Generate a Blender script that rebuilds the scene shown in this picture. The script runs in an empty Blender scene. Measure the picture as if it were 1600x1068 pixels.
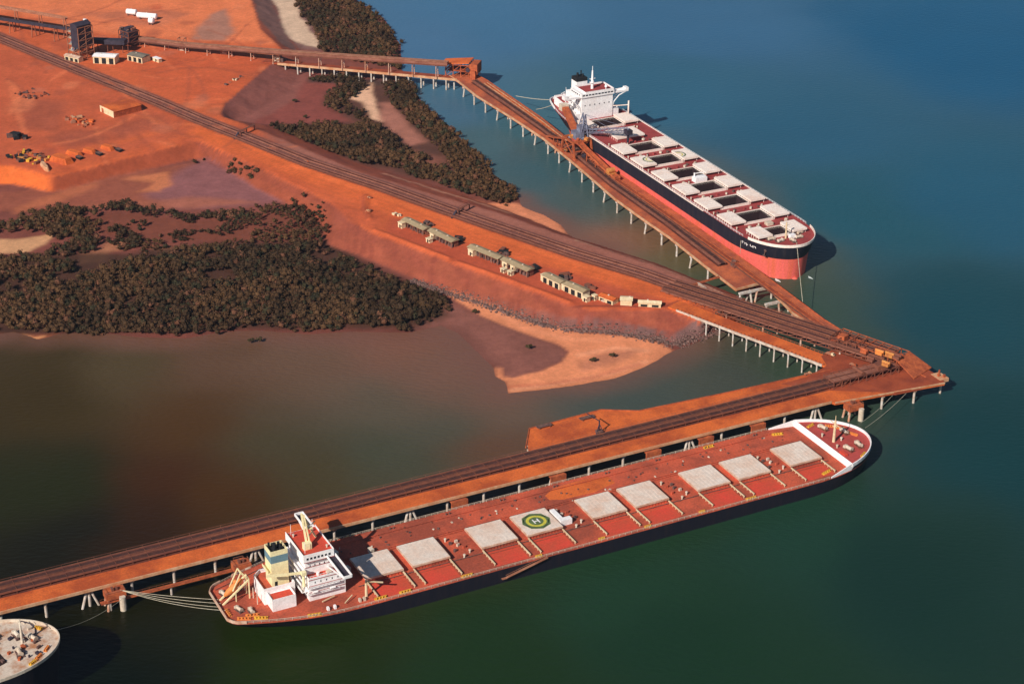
import bpy, math, random
import numpy as np
from mathutils import Vector, Matrix
random.seed(7); RS = np.random.RandomState(7)
R = math.radians
scene = bpy.context.scene
COL = scene.collection

# ------------------------------------------------------------------ camera, sky, sun
F_PX, PITCH, ROLL, HCAM = 2984.0, R(26.2625), R(-0.4438), 450.0
cam_data = bpy.data.cameras.new('camera'); cam = bpy.data.objects.new('camera', cam_data); COL.objects.link(cam)
cam_data.sensor_width = 36.0; cam_data.lens = 36.0 * F_PX / 1600.0
cam_data.clip_start = 5.0; cam_data.clip_end = 30000.0
_fw = Vector((0, math.cos(PITCH), -math.sin(PITCH))); _up0 = Vector((0, math.sin(PITCH), math.cos(PITCH))); _rt0 = Vector((1, 0, 0))
_cr, _sr = math.cos(ROLL), math.sin(ROLL)
_rt = _rt0 * _cr - _up0 * _sr; _up = _rt0 * _sr + _up0 * _cr
cam.matrix_world = Matrix(((_rt.x, _up.x, -_fw.x, 0), (_rt.y, _up.y, -_fw.y, 0), (_rt.z, _up.z, -_fw.z, HCAM), (0, 0, 0, 1)))
scene.camera = cam
scene.view_settings.view_transform = 'Standard'; scene.view_settings.look = 'None'
scene.view_settings.exposure = 0.22; scene.view_settings.gamma = 1.0
SUN_EL = R(34.0); SUN_TR = Vector((0.545, 0.838))          # direction the light travels in plan
world = bpy.data.worlds.new('World'); scene.world = world; world.use_nodes = True
wn = world.node_tree.nodes; wl = world.node_tree.links
sky = wn.new('ShaderNodeTexSky'); sky.sky_type = 'NISHITA'; sky.sun_disc = False
sky.sun_elevation = SUN_EL; sky.sun_rotation = math.atan2(-SUN_TR.x, -SUN_TR.y)
sky.altitude = 0; sky.air_density = 1.0; sky.dust_density = 0.2; sky.ozone_density = 3.0
wl.new(sky.outputs['Color'], wn['Background'].inputs['Color']); wn['Background'].inputs['Strength'].default_value = 0.055
sl = bpy.data.lights.new('sun', 'SUN'); sl.energy = 4.6; sl.angle = R(0.5); sl.color = (1.0, 0.93, 0.84)
sun = bpy.data.objects.new('sun', sl); COL.objects.link(sun)
_d = Vector((SUN_TR.x * math.cos(SUN_EL), SUN_TR.y * math.cos(SUN_EL), -math.sin(SUN_EL)))
sun.rotation_euler = _d.to_track_quat('-Z', 'Y').to_euler(); sun.location = (-300, 300, 600)

# ------------------------------------------------------------------ helpers
def un(px, py, z=0.0):
    """photograph coordinate -> the ground point it shows at height z"""
    X = (px - 800) / F_PX; Y = -(py - 534) / F_PX
    X, Y = X * _cr + Y * _sr, -X * _sr + Y * _cr
    c, s = math.cos(PITCH), math.sin(PITCH)
    d = (X, c + Y * s, -s + Y * c); t = (z - HCAM) / d[2]
    return (d[0] * t, d[1] * t)
def lin(v): v /= 255.0; return v / 12.92 if v <= 0.04045 else ((v + 0.055) / 1.055) ** 2.4
def S(r, g, b, k=1.0): return (lin(r) * k, lin(g) * k, lin(b) * k)
class Frame:
    def __init__(s, x, y, a): s.x, s.y, s.a = x, y, a; s.c, s.s = math.cos(a), math.sin(a)
    def loc(s, p):
        dx, dy = p[0] - s.x, p[1] - s.y
        return (dx * s.c + dy * s.s, -dx * s.s + dy * s.c)
    def wor(s, x, y): return (s.x + x * s.c - y * s.s, s.y + x * s.s + y * s.c)
    def px(s, px, py, z): return s.loc(un(px, py, z))

def mat(name, c1, c2=None, scale=0.15, rough=0.8, metal=0.0, bump=0.0, contrast=(0.35, 0.65), stretch=(1, 1, 1), detail=6.0, spec=0.3, grain=0.12):
    m = bpy.data.materials.new(name); m.use_nodes = True
    nt = m.node_tree; b = nt.nodes['Principled BSDF']
    b.inputs['Roughness'].default_value = rough; b.inputs['Metallic'].default_value = metal
    b.inputs['Specular IOR Level'].default_value = spec
    tc = nt.nodes.new('ShaderNodeTexCoord'); mp = nt.nodes.new('ShaderNodeMapping'); mp.inputs['Scale'].default_value = stretch
    nt.links.new(tc.outputs['Object'], mp.inputs['Vector'])
    n = nt.nodes.new('ShaderNodeTexNoise'); n.inputs['Scale'].default_value = scale; n.inputs['Detail'].default_value = detail
    n.inputs['Roughness'].default_value = 0.65
    nt.links.new(mp.outputs['Vector'], n.inputs['Vector'])
    if c2 is None: c2 = tuple(v * 0.72 for v in c1)
    r = nt.nodes.new('ShaderNodeValToRGB'); r.color_ramp.elements[0].position = contrast[0]; r.color_ramp.elements[1].position = contrast[1]
    r.color_ramp.elements[0].color = (*c1, 1); r.color_ramp.elements[1].color = (*c2, 1)
    nt.links.new(n.outputs['Fac'], r.inputs['Fac'])
    n2 = nt.nodes.new('ShaderNodeTexNoise'); n2.inputs['Scale'].default_value = 1.1; n2.inputs['Detail'].default_value = 4
    nt.links.new(tc.outputs['Object'], n2.inputs['Vector'])
    mr = nt.nodes.new('ShaderNodeMapRange'); mr.inputs['From Min'].default_value = 0.3; mr.inputs['From Max'].default_value = 0.7
    mr.inputs['To Min'].default_value = 1 - grain; mr.inputs['To Max'].default_value = 1 + grain
    nt.links.new(n2.outputs['Fac'], mr.inputs['Value'])
    vm = nt.nodes.new('ShaderNodeVectorMath'); vm.operation = 'SCALE'
    nt.links.new(r.outputs['Color'], vm.inputs[0]); nt.links.new(mr.outputs['Result'], vm.inputs['Scale'])
    nt.links.new(vm.outputs['Vector'], b.inputs['Base Color'])
    if bump:
        bp = nt.nodes.new('ShaderNodeBump'); bp.inputs['Strength'].default_value = 0.8; bp.inputs['Distance'].default_value = bump
        nt.links.new(n2.outputs['Fac'], bp.inputs['Height']); nt.links.new(bp.outputs['Normal'], b.inputs['Normal'])
    return m
def attr_mat(name, rough=0.9, noise_amt=0.25, scales=(0.05, 0.5), bump=0.3, spec=0.2):
    m = bpy.data.materials.new(name); m.use_nodes = True; nt = m.node_tree; b = nt.nodes['Principled BSDF']
    b.inputs['Roughness'].default_value = rough; b.inputs['Specular IOR Level'].default_value = spec
    at = nt.nodes.new('ShaderNodeAttribute'); at.attribute_name = 'Col'
    tc = nt.nodes.new('ShaderNodeTexCoord'); last = at.outputs['Color']; fac = None
    for sc in scales:
        n = nt.nodes.new('ShaderNodeTexNoise'); n.inputs['Scale'].default_value = sc; n.inputs['Detail'].default_value = 8; n.inputs['Roughness'].default_value = 0.7
        nt.links.new(tc.outputs['Object'], n.inputs['Vector'])
        mr = nt.nodes.new('ShaderNodeMapRange'); mr.inputs['From Min'].default_value = 0.3; mr.inputs['From Max'].default_value = 0.7
        mr.inputs['To Min'].default_value = 1 - noise_amt; mr.inputs['To Max'].default_value = 1 + noise_amt
        nt.links.new(n.outputs['Fac'], mr.inputs['Value'])
        vm = nt.nodes.new('ShaderNodeVectorMath'); vm.operation = 'SCALE'
        nt.links.new(last, vm.inputs[0]); nt.links.new(mr.outputs['Result'], vm.inputs['Scale']); last = vm.outputs['Vector']; fac = n.outputs['Fac']
    nt.links.new(last, b.inputs['Base Color'])
    if bump:
        bp = nt.nodes.new('ShaderNodeBump'); bp.inputs['Strength'].default_value = 0.9; bp.inputs['Distance'].default_value = bump
        nt.links.new(fac, bp.inputs['Height']); nt.links.new(bp.outputs['Normal'], b.inputs['Normal'])
    return m

ORE = S(196, 88, 46); ORE2 = S(160, 66, 36)
M = dict(
  ore_deck=mat('ore_dust_deck', S(210, 102, 46), S(170, 76, 38), 0.06, 0.95, bump=0.05, detail=9, contrast=(0.42, 0.6), grain=0.16),
  ore_deck2=mat('ore_dust_deck_dark', S(160, 74, 44), S(128, 56, 36), 0.1, 0.95, bump=0.05),
  concrete=mat('pale_concrete', S(205, 190, 175), S(170, 140, 120), 0.4, 0.9),
  pile=mat('pale_pile', S(205, 198, 190), S(175, 150, 130), 0.5, 0.8),
  pile_rust=mat('rusty_pile', S(190, 120, 80), S(200, 180, 165), 0.3, 0.85),
  kerb=mat('pale_kerb', S(205, 165, 130), S(185, 120, 80), 0.2, 0.9),
  ore_deck3=mat('ore_dust_deck_brown', S(190, 98, 60), S(150, 76, 54), 0.08, 0.95, bump=0.05, detail=9, contrast=(0.4, 0.6), grain=0.18),
  belt=mat('conveyor_belt', S(58, 36, 34), S(86, 48, 40), 0.3, 0.9),
  frame=mat('dusty_frame', S(135, 80, 58), S(104, 62, 52), 0.25, 0.9),
  frame_light=mat('pale_dusty_frame', S(172, 118, 92), S(138, 84, 62), 0.25, 0.9),
  gallery=mat('gallery_cladding', S(150, 98, 80), S(120, 72, 58), 0.12, 0.9),
  ore_steel=mat('ore_stained_steel', S(190, 98, 56), S(140, 66, 42), 0.35, 0.85),
  grey_steel=mat('blue_grey_steel', S(128, 132, 150), S(92, 88, 104), 0.3, 0.6),
  dark_steel=mat('dark_steel', S(62, 54, 66), S(44, 38, 48), 0.3, 0.7),
  yellow_steel=mat('ochre_steel', S(205, 140, 70), S(170, 100, 55), 0.4, 0.7),
  black=mat('black_hull_paint', S(30, 32, 44), S(50, 46, 52), 0.5, 0.55, stretch=(1, 1, 0.08), contrast=(0.45, 0.75)),
  navy=mat('navy_hull_paint', S(22, 22, 34), S(40, 32, 38), 0.5, 0.55, stretch=(1, 1, 0.08), contrast=(0.45, 0.75)),
  antifoul=mat('red_antifouling', S(222, 98, 88), S(206, 96, 62), 0.35, 0.6, stretch=(1, 1, 0.1), contrast=(0.45, 0.72)),
  deck_a=mat('dusty_ship_deck', S(196, 88, 60), S(152, 72, 52), 0.045, 0.9, contrast=(0.42, 0.58), detail=9, grain=0.2),
  deck_red=mat('clean_red_deck', S(212, 70, 52), S(188, 76, 52), 0.1, 0.85),
  deck_b=mat('pinkish_red_deck', S(158, 66, 64), S(140, 56, 54), 0.15, 0.85),
  foredeck=mat('forecastle_deck', S(182, 76, 70), S(160, 66, 56), 0.12, 0.85),
  cover_a=mat('grey_hatch_paint', S(222, 206, 192), S(212, 176, 152), 0.1, 0.75, contrast=(0.4, 0.75)),
  cover_b=mat('cream_hatch_paint', S(236, 220, 208), S(226, 190, 170), 0.1, 0.75, contrast=(0.45, 0.8)),
  cover_side=mat('hatch_side_paint', S(206, 180, 158), S(180, 130, 104), 0.3, 0.8),
  cream=mat('cream_paint', S(240, 228, 180), S(230, 210, 160), 0.2, 0.7),
  cream_pole=mat('cream_pole_paint', S(222, 200, 164), S(205, 176, 138), 0.3, 0.7),
  white=mat('white_paint', S(240, 236, 234), S(226, 214, 208), 0.12, 0.6, contrast=(0.45, 0.85)),
  offwhite=mat('off_white_paint', S(212, 200, 182), S(190, 168, 146), 0.2, 0.8),
  band=mat('blue_grey_band', S(110, 140, 150), S(98, 126, 136), 0.3, 0.7),
  soot=mat('soot_black', S(34, 34, 36), S(24, 24, 26), 0.5, 0.8),
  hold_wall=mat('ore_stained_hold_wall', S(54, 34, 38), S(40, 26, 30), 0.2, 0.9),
  spill=mat('dark_ore_spillage', S(112, 58, 42), S(84, 42, 34), 0.12, 0.95, contrast=(0.4, 0.62), grain=0.25),
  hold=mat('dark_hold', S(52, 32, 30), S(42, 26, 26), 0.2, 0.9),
  glass=mat('dark_glass', S(40, 44, 54), S(30, 34, 44), 0.3, 0.25, spec=0.5),
  yellow=mat('yellow_paint', S(222, 178, 60), S(200, 140, 50), 0.5, 0.7),
  orange=mat('orange_paint', S(224, 140, 70), S(206, 120, 60), 0.4, 0.6),
  green=mat('helipad_green', S(96, 116, 72), S(84, 100, 66), 0.5, 0.8),
  padyellow=mat('helipad_yellow', S(205, 196, 66), S(190, 178, 70), 0.5, 0.8),
  clutter=mat('deck_clutter', S(120, 90, 80), S(70, 50, 50), 0.8, 0.8),
  roof=mat('khaki_roof', S(168, 148, 116), S(150, 128, 98), 0.15, 0.8),
  roof_grey=mat('grey_green_roof', S(128, 122, 108), S(112, 100, 88), 0.15, 0.8),
  cabin=mat('cabin_cream', S(226, 208, 172), S(206, 176, 136), 0.3, 0.8),
  rope=mat('pale_rope', S(200, 190, 170), S(180, 166, 140), 0.5, 0.9),
  shrub=mat('shrub_leaves', S(84, 72, 44), S(60, 54, 36), 0.4, 0.9),
  rock=mat('riprap_rock', S(140, 104, 92), S(104, 84, 82), 0.35, 0.9, grain=0.3),
  whitish_deck=mat('weathered_pale_deck', S(206, 188, 170), S(170, 112, 74), 0.16, 0.85, contrast=(0.46, 0.68), detail=9),
  foam=mat('white_foam', S(225, 230, 225), S(200, 210, 205), 0.6, 0.9),
)
ICO = None
class MB:
    def __init__(s): s.v = []; s.f = []
    def add(s, vs, fs):
        o = len(s.v); s.v += [tuple(p) for p in vs]; s.f += [tuple(i + o for i in f) for f in fs]; return s
    def box(s, x0, x1, y0, y1, z0, z1):
        return s.add([(x0, y0, z0), (x1, y0, z0), (x1, y1, z0), (x0, y1, z0), (x0, y0, z1), (x1, y0, z1), (x1, y1, z1), (x0, y1, z1)],
                     [(3, 2, 1, 0), (4, 5, 6, 7), (0, 1, 5, 4), (1, 2, 6, 5), (2, 3, 7, 6), (3, 0, 4, 7)])
    def cbox(s, cx, cy, cz, sx, sy, sz, rot=0.0):
        c, n = math.cos(rot), math.sin(rot); vs = []
        for z in (cz - sz / 2, cz + sz / 2):
            for a, b in ((-1, -1), (1, -1), (1, 1), (-1, 1)):
                x, y = a * sx / 2, b * sy / 2; vs.append((cx + x * c - y * n, cy + x * n + y * c, z))
        return s.add(vs, [(3, 2, 1, 0), (4, 5, 6, 7), (0, 1, 5, 4), (1, 2, 6, 5), (2, 3, 7, 6), (3, 0, 4, 7)])
    def bar(s, p, q, w=0.4, h=None):
        p, q = Vector(p), Vector(q); d = (q - p)
        if d.length < 1e-6: return s
        d.normalize(); h = h or w
        a = d.cross(Vector((0, 0, 1)));
        if a.length < 1e-3: a = Vector((1, 0, 0))
        a.normalize(); b = a.cross(d); vs = []
        for c in (p, q):
            for i, j in ((-1, -1), (1, -1), (1, 1), (-1, 1)): vs.append(c + a * i * w / 2 + b * j * h / 2)
        return s.add(vs, [(3, 2, 1, 0), (4, 5, 6, 7), (0, 1, 5, 4), (1, 2, 6, 5), (2, 3, 7, 6), (3, 0, 4, 7)])
    def tube(s, p, q, r, r2=None, n=8):
        p, q = Vector(p), Vector(q); d = (q - p).normalized(); r2 = r if r2 is None else r2
        a = d.cross(Vector((0, 0, 1)))
        if a.length < 1e-3: a = Vector((1, 0, 0))
        a.normalize(); b = a.cross(d); vs = []
        for c, rr in ((p, r), (q, r2)):
            for i in range(n):
                t = 2 * math.pi * i / n; vs.append(c + a * math.cos(t) * rr + b * math.sin(t) * rr)
        return s.add(vs, [(i, (i + 1) % n, n + (i + 1) % n, n + i) for i in range(n)] + [tuple(range(n - 1, -1, -1)), tuple(range(n, 2 * n))])
    def rope(s, pts, r, n=5):
        for a, b in zip(pts[:-1], pts[1:]): s.tube(a, b, r, n=n)
        return s
    def prism(s, poly, z0, z1):
        n = len(poly); ar = sum(poly[i][0] * poly[(i + 1) % n][1] - poly[(i + 1) % n][0] * poly[i][1] for i in range(n))
        if ar < 0: poly = poly[::-1]
        return s.add([(x, y, z0) for x, y in poly] + [(x, y, z1) for x, y in poly],
                     [tuple(range(n - 1, -1, -1)), tuple(range(n, 2 * n))] + [(i, (i + 1) % n, n + (i + 1) % n, n + i) for i in range(n)])
    def ribbon(s, path, o0, o1, z0, z1, closed_ends=True):
        """box strip that follows a path of (x,y,z); offsets to its left, heights relative"""
        P = [Vector(p) for p in path]; n = len(P); vs = []
        for i, p in enumerate(P):
            a = P[max(i - 1, 0)]; b = P[min(i + 1, n - 1)]; d = Vector((b.x - a.x, b.y - a.y)).normalized(); nn = Vector((-d.y, d.x))
            for o, z in ((o0, z0), (o1, z0), (o1, z1), (o0, z1)): vs.append((p.x + nn.x * o, p.y + nn.y * o, p.z + z))
        fs = []
        for i in range(n - 1):
            for k in range(4):
                fs.append((i * 4 + k, (i + 1) * 4 + k, (i + 1) * 4 + (k + 1) % 4, i * 4 + (k + 1) % 4))
        fs += [(3, 2, 1, 0), ((n - 1) * 4, (n - 1) * 4 + 1, (n - 1) * 4 + 2, (n - 1) * 4 + 3)]
        return s.add(vs, fs)
    def disc(s, cx, cy, z, r0, r1, a0=0.0, a1=2 * math.pi, n=32, h=0.03):
        vs = []; full = abs(a1 - a0 - 2 * math.pi) < 1e-6; m = n if full else n + 1
        for i in range(m):
            t = a0 + (a1 - a0) * i / n
            vs += [(cx + r0 * math.cos(t), cy + r0 * math.sin(t), z), (cx + r1 * math.cos(t), cy + r1 * math.sin(t), z)]
        fs = [(2 * i, 2 * i + 1, 2 * ((i + 1) % m) + 1, 2 * ((i + 1) % m)) for i in range(n if full else m - 1)]
        return s.add(vs, fs)
    def build(s, name, m, parent=None, smooth=False):
        me = bpy.data.meshes.new(name); me.from_pydata(s.v, [], s.f); me.materials.append(m)
        if smooth: me.polygons.foreach_set('use_smooth', [True] * len(me.polygons))
        o = bpy.data.objects.new(name, me); COL.objects.link(o)
        if parent: o.parent = parent
        return o
def samples(path, step, start=0.0):
    """points and headings along a path every step metres"""
    out = []; P = [Vector(p) for p in path]; pos = start; acc = 0.0
    for a, b in zip(P[:-1], P[1:]):
        L = (Vector((b.x, b.y)) - Vector((a.x, a.y))).length; h = math.atan2(b.y - a.y, b.x - a.x)
        while pos <= acc + L + 1e-6:
            t = (pos - acc) / L; out.append((a.lerp(b, t), h)); pos += step
        acc += L
    return out
def thing(name, label, cat, loc=(0, 0, 0), rz=0.0, group=None, kind=None):
    o = bpy.data.objects.new(name, None); COL.objects.link(o); o.location = loc; o.rotation_euler = (0, 0, rz)
    o.empty_display_size = 2.0
    return tag(o, label, cat, group, kind)
def tag(o, label=None, cat=None, group=None, kind=None):
    if label: o['label'] = label
    if cat: o['category'] = cat
    if group: o['group'] = group
    if kind: o['kind'] = kind
    return o
KIDS = {}
def copy_tree(root, loc=None, rz=None, label=None, group=None):
    def rec(o, par):
        c = o.copy(); COL.objects.link(c); c.parent = par
        for ch in list(bpy.data.objects):
            if ch.parent == o and ch not in done: done.add(c); rec_list.append((ch, c))
        return c
    done = set(); rec_list = []
    r = rec(root, None)
    while rec_list:
        ch, par = rec_list.pop(0)
        c = ch.copy(); COL.objects.link(c); c.parent = par
        for g in ch.children: rec_list.append((g, c))
    if loc is not None: r.location = loc
    if rz is not None: r.rotation_euler = (0, 0, rz)
    if label: r['label'] = label
    if group: r['group'] = group
    return r
def mesh_np(name, V, Fl, nper, m, cols=None, smooth=False):
    me = bpy.data.meshes.new(name); V = np.asarray(V, np.float32); Fl = np.asarray(Fl, np.int32).reshape(-1)
    me.vertices.add(len(V)); me.vertices.foreach_set('co', V.reshape(-1))
    nf = len(Fl) // nper; me.loops.add(len(Fl)); me.loops.foreach_set('vertex_index', Fl)
    me.polygons.add(nf); me.polygons.foreach_set('loop_start', np.arange(nf, dtype=np.int32) * nper)
    me.polygons.foreach_set('loop_total', np.full(nf, nper, np.int32))
    if smooth: me.polygons.foreach_set('use_smooth', np.ones(nf, bool))
    me.update(calc_edges=True)
    if cols is not None:
        a = me.color_attributes.new('Col', 'FLOAT_COLOR', 'POINT')
        c4 = np.ones((len(V), 4), np.float32); c4[:, :3] = cols; a.data.foreach_set('color', c4.reshape(-1))
    me.materials.append(m); o = bpy.data.objects.new(name, me); COL.objects.link(o); return o

# numpy noise and polygon distance
def vnoise(x, y, scale, seed):
    rs = np.random.RandomState(seed); T = rs.rand(256, 256); x = x / scale + 1000.3; y = y / scale + 1000.7
    xi = np.floor(x).astype(int); yi = np.floor(y).astype(int); fx = x - xi; fy = y - yi
    fx = fx * fx * (3 - 2 * fx); fy = fy * fy * (3 - 2 * fy)
    g = lambda a, b: T[a % 256, b % 256]
    return (g(xi, yi) * (1 - fx) + g(xi + 1, yi) * fx) * (1 - fy) + (g(xi, yi + 1) * (1 - fx) + g(xi + 1, yi + 1) * fx) * fy
def fbm(x, y, scale, seed, oct=4):
    r = 0; a = 1; t = 0
    for i in range(oct): r = r + a * vnoise(x, y, scale / 2 ** i, seed + i); t += a; a *= 0.55
    return r / t
def sdist(poly, X, Y):
    """signed distance, positive inside"""
    d = np.full(X.shape, 1e9); ins = np.zeros(X.shape, bool); n = len(poly)
    for i in range(n):
        x0, y0 = poly[i]; x1, y1 = poly[(i + 1) % n]; ex, ey = x1 - x0, y1 - y0
        t = np.clip(((X - x0) * ex + (Y - y0) * ey) / (ex * ex + ey * ey + 1e-9), 0, 1)
        d = np.minimum(d, np.hypot(X - x0 - t * ex, Y - y0 - t * ey))
        if y0 != y1:
            c = ((y0 > Y) != (y1 > Y)) & (X < ex * (Y - y0) / ey + x0); ins ^= c
    return np.where(ins, d, -d)
def ldist(line, X, Y):
    d = np.full(X.shape, 1e9)
    for (x0, y0), (x1, y1) in zip(line[:-1], line[1:]):
        ex, ey = x1 - x0, y1 - y0
        t = np.clip(((X - x0) * ex + (Y - y0) * ey) / (ex * ex + ey * ey + 1e-9), 0, 1)
        d = np.minimum(d, np.hypot(X - x0 - t * ex, Y - y0 - t * ey))
    return d
def PX(pts, z): return [un(a, b, z) for a, b in pts]
def sstep(a, b, x): t = np.clip((x - a) / (b - a), 0, 1); return t * t * (3 - 2 * t)

# ------------------------------------------------------------------ water
def axis_grid(lo, hi, step, far): 
    a = [lo]; s = step
    while a[0] > -far: s *= 1.5; a.insert(0, a[0] - s)
    m = list(np.arange(lo + step, hi, step)); b = [hi]; s = step
    while b[-1] < far + hi: s *= 1.5; b.append(b[-1] + s)
    return np.array(a + m + b)
COAST = PX([(-500, 530), (0, 522), (22, 518), (60, 530), (90, 522), (150, 520), (210, 526), (290, 528), (340, 520), (400, 516), (480, 522), (560, 518), (640, 520), (690, 508), (715, 520), (742, 548), (762, 566),
            (771, 574), (772, 588), (789, 597), (794, 614), (860, 606), (910, 600), (960, 590), (1018, 568), (1046, 553), (1062, 545), (1120, 520), (1165, 480), (1165, 468), (1110, 448), (1040, 420), (985, 400), (930, 382), (893, 374),
            (876, 352), (850, 335), (815, 322), (808, 300), (770, 272), (742, 238), (705, 200), (672, 172), (648, 142), (628, 110), (626, 70), (604, 34), (560, 2), (520, -30), (500, -90), (-500, -90)], 0)
gx = axis_grid(-640, 640, 5, 6000); gy = axis_grid(420, 1760, 5, 6000)
X, Y = np.meshgrid(gx, gy); n1, n2 = X.shape
R0V = ((30, 25, 21, 16), (38, 32, 27, 21), (48, 40, 34, 27))   # what clear dark water already reflects of the sky
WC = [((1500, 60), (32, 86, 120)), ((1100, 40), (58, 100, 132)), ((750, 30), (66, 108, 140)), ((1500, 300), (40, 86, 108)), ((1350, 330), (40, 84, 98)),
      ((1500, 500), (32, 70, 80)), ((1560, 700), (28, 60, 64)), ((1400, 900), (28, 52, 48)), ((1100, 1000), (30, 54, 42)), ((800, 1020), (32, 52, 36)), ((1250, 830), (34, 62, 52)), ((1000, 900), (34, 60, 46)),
      ((500, 1030), (32, 46, 26)), ((200, 1040), (18, 28, 16)), ((60, 1060), (14, 18, 12)), ((250, 960), (30, 34, 18)), ((85, 858), (30, 32, 18)), ((250, 830), (46, 34, 16)), ((60, 760), (40, 44, 24)),  # lower-left tones hold vignette darkening painted into the water colour
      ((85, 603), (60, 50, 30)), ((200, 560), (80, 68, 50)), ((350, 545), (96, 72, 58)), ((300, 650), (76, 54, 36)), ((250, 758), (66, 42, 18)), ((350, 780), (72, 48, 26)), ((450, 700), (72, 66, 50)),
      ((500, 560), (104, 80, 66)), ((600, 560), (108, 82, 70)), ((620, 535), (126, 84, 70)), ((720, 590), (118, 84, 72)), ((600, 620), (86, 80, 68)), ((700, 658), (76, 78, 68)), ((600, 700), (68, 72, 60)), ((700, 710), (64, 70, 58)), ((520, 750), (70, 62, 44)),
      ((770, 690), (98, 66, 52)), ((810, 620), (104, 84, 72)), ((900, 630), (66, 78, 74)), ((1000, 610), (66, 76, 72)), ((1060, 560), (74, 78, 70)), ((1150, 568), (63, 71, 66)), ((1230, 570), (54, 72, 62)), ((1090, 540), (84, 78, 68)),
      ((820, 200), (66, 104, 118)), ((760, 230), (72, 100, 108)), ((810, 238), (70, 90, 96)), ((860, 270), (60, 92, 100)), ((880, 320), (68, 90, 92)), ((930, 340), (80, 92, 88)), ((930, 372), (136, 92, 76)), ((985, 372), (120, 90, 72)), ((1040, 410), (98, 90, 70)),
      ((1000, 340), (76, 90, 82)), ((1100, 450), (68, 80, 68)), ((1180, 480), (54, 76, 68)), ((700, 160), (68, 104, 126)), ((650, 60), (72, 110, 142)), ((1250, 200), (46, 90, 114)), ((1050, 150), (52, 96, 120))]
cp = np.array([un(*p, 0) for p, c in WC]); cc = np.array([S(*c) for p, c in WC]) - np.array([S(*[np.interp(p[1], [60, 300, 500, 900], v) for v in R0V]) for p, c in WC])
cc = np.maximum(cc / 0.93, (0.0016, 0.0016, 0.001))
wx = X + 60 * (fbm(X, Y, 90, 5) - 0.5); wy = Y + 60 * (fbm(X, Y, 90, 9) - 0.5)
acc = np.zeros((n1, n2, 3)); wt = np.zeros((n1, n2))
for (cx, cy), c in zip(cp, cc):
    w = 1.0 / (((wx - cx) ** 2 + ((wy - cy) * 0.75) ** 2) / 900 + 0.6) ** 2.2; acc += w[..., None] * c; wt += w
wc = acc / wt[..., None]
dcw = -sdist(COAST, X, Y) + (fbm(X, Y, 30, 77) - 0.5) * 14
bay = 1 - sstep(10, 60, ldist(PX([(-200, 535), (22, 530), (300, 530), (560, 524), (700, 520), (780, 592), (850, 606), (960, 588), (1040, 560)], 0), X, Y)); bay = np.maximum(bay, (1 - sstep(5, 30, ldist(PX([(812, 318), (850, 338), (884, 368), (930, 384)], 0), X, Y))))
sh_ = ((1 - sstep(-2, 26, dcw)) * bay * 0.8)[..., None]; wc = wc * (1 - sh_) + np.array(S(122, 82, 68, 0.9)) * sh_
wc = wc * (0.93 + 0.10 * fbm(X, Y, 60, 21) + 0.07 * fbm(X * 0.35 + Y * 0.2, Y - X * 0.3, 22, 23))[..., None]
V = np.stack([X.ravel(), Y.ravel(), np.zeros(X.size)], 1)
idx = np.arange(n1 * n2).reshape(n1, n2)
Fq = np.stack([idx[:-1, :-1], idx[:-1, 1:], idx[1:, 1:], idx[1:, :-1]], -1)
wm = bpy.data.materials.new('turbid_sea_water'); wm.use_nodes = True; nt = wm.node_tree; b = nt.nodes['Principled BSDF']
b.inputs['Roughness'].default_value = 0.3; b.inputs['IOR'].default_value = 1.33; b.inputs['Specular IOR Level'].default_value = 0.2
at = nt.nodes.new('ShaderNodeAttribute'); at.attribute_name = 'Col'; nt.links.new(at.outputs['Color'], b.inputs['Base Color'])
tc = nt.nodes.new('ShaderNodeTexCoord'); nz = nt.nodes.new('ShaderNodeTexNoise'); nz.inputs['Scale'].default_value = 0.22; nz.inputs['Detail'].default_value = 6
mp = nt.nodes.new('ShaderNodeMapping'); mp.inputs['Rotation'].default_value = (0, 0, 0.6); mp.inputs['Scale'].default_value = (1, 2.2, 1)
nt.links.new(tc.outputs['Object'], mp.inputs['Vector']); nt.links.new(mp.outputs['Vector'], nz.inputs['Vector'])
bp = nt.nodes.new('ShaderNodeBump'); bp.inputs['Strength'].default_value = 0.5; bp.inputs['Distance'].default_value = 0.6
nt.links.new(nz.outputs['Fac'], bp.inputs['Height']); nt.links.new(bp.outputs['Normal'], b.inputs['Normal'])
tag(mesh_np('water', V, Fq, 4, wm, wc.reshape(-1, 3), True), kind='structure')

# ------------------------------------------------------------------ land
TOP = PX([(-500, 255), (22, 258), (84, 276), (200, 246), (310, 219), (400, 258), (515, 314), (545, 342), (585, 364), (650, 388), (715, 413), (800, 443), (890, 475), (920, 482), (1040, 482), (1092, 500), (1150, 478), (1158, 468),
          (1030, 417), (900, 375), (780, 333), (680, 305), (560, 268), (420, 209), (345, 180), (350, 162), (395, 122), (428, 94), (440, 76), (405, 45), (392, 0), (380, -90), (-500, -90)], 8.5)
MID = PX([(-500, 285), (22, 290), (80, 302), (180, 276), (306, 250), (332, 252), (396, 294), (500, 346), (512, 385), (560, 400), (630, 430), (690, 454), (740, 470), (800, 491), (876, 514), (957, 519), (1036, 531), (1056, 538), (1122, 514), (1168, 480),
          (1166, 464), (1030, 410), (893, 367), (775, 322), (690, 294), (560, 256), (420, 196), (366, 190), (392, 178), (446, 146), (474, 112), (470, 80), (444, 44), (428, 0), (410, -90), (-500, -90)], 1.0)
xs = np.arange(-600, 300, 1.7); ys = np.concatenate([np.arange(846, 1130, 1.8), np.arange(1130, 1720, 2.6)])
X, Y = np.meshgrid(xs, ys)
dC = sdist(COAST, X, Y); wob = (fbm(X, Y, 22, 31) - 0.5) * 9; wob2 = (fbm(X, Y, 7, 41) - 0.5) * 3
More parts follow.
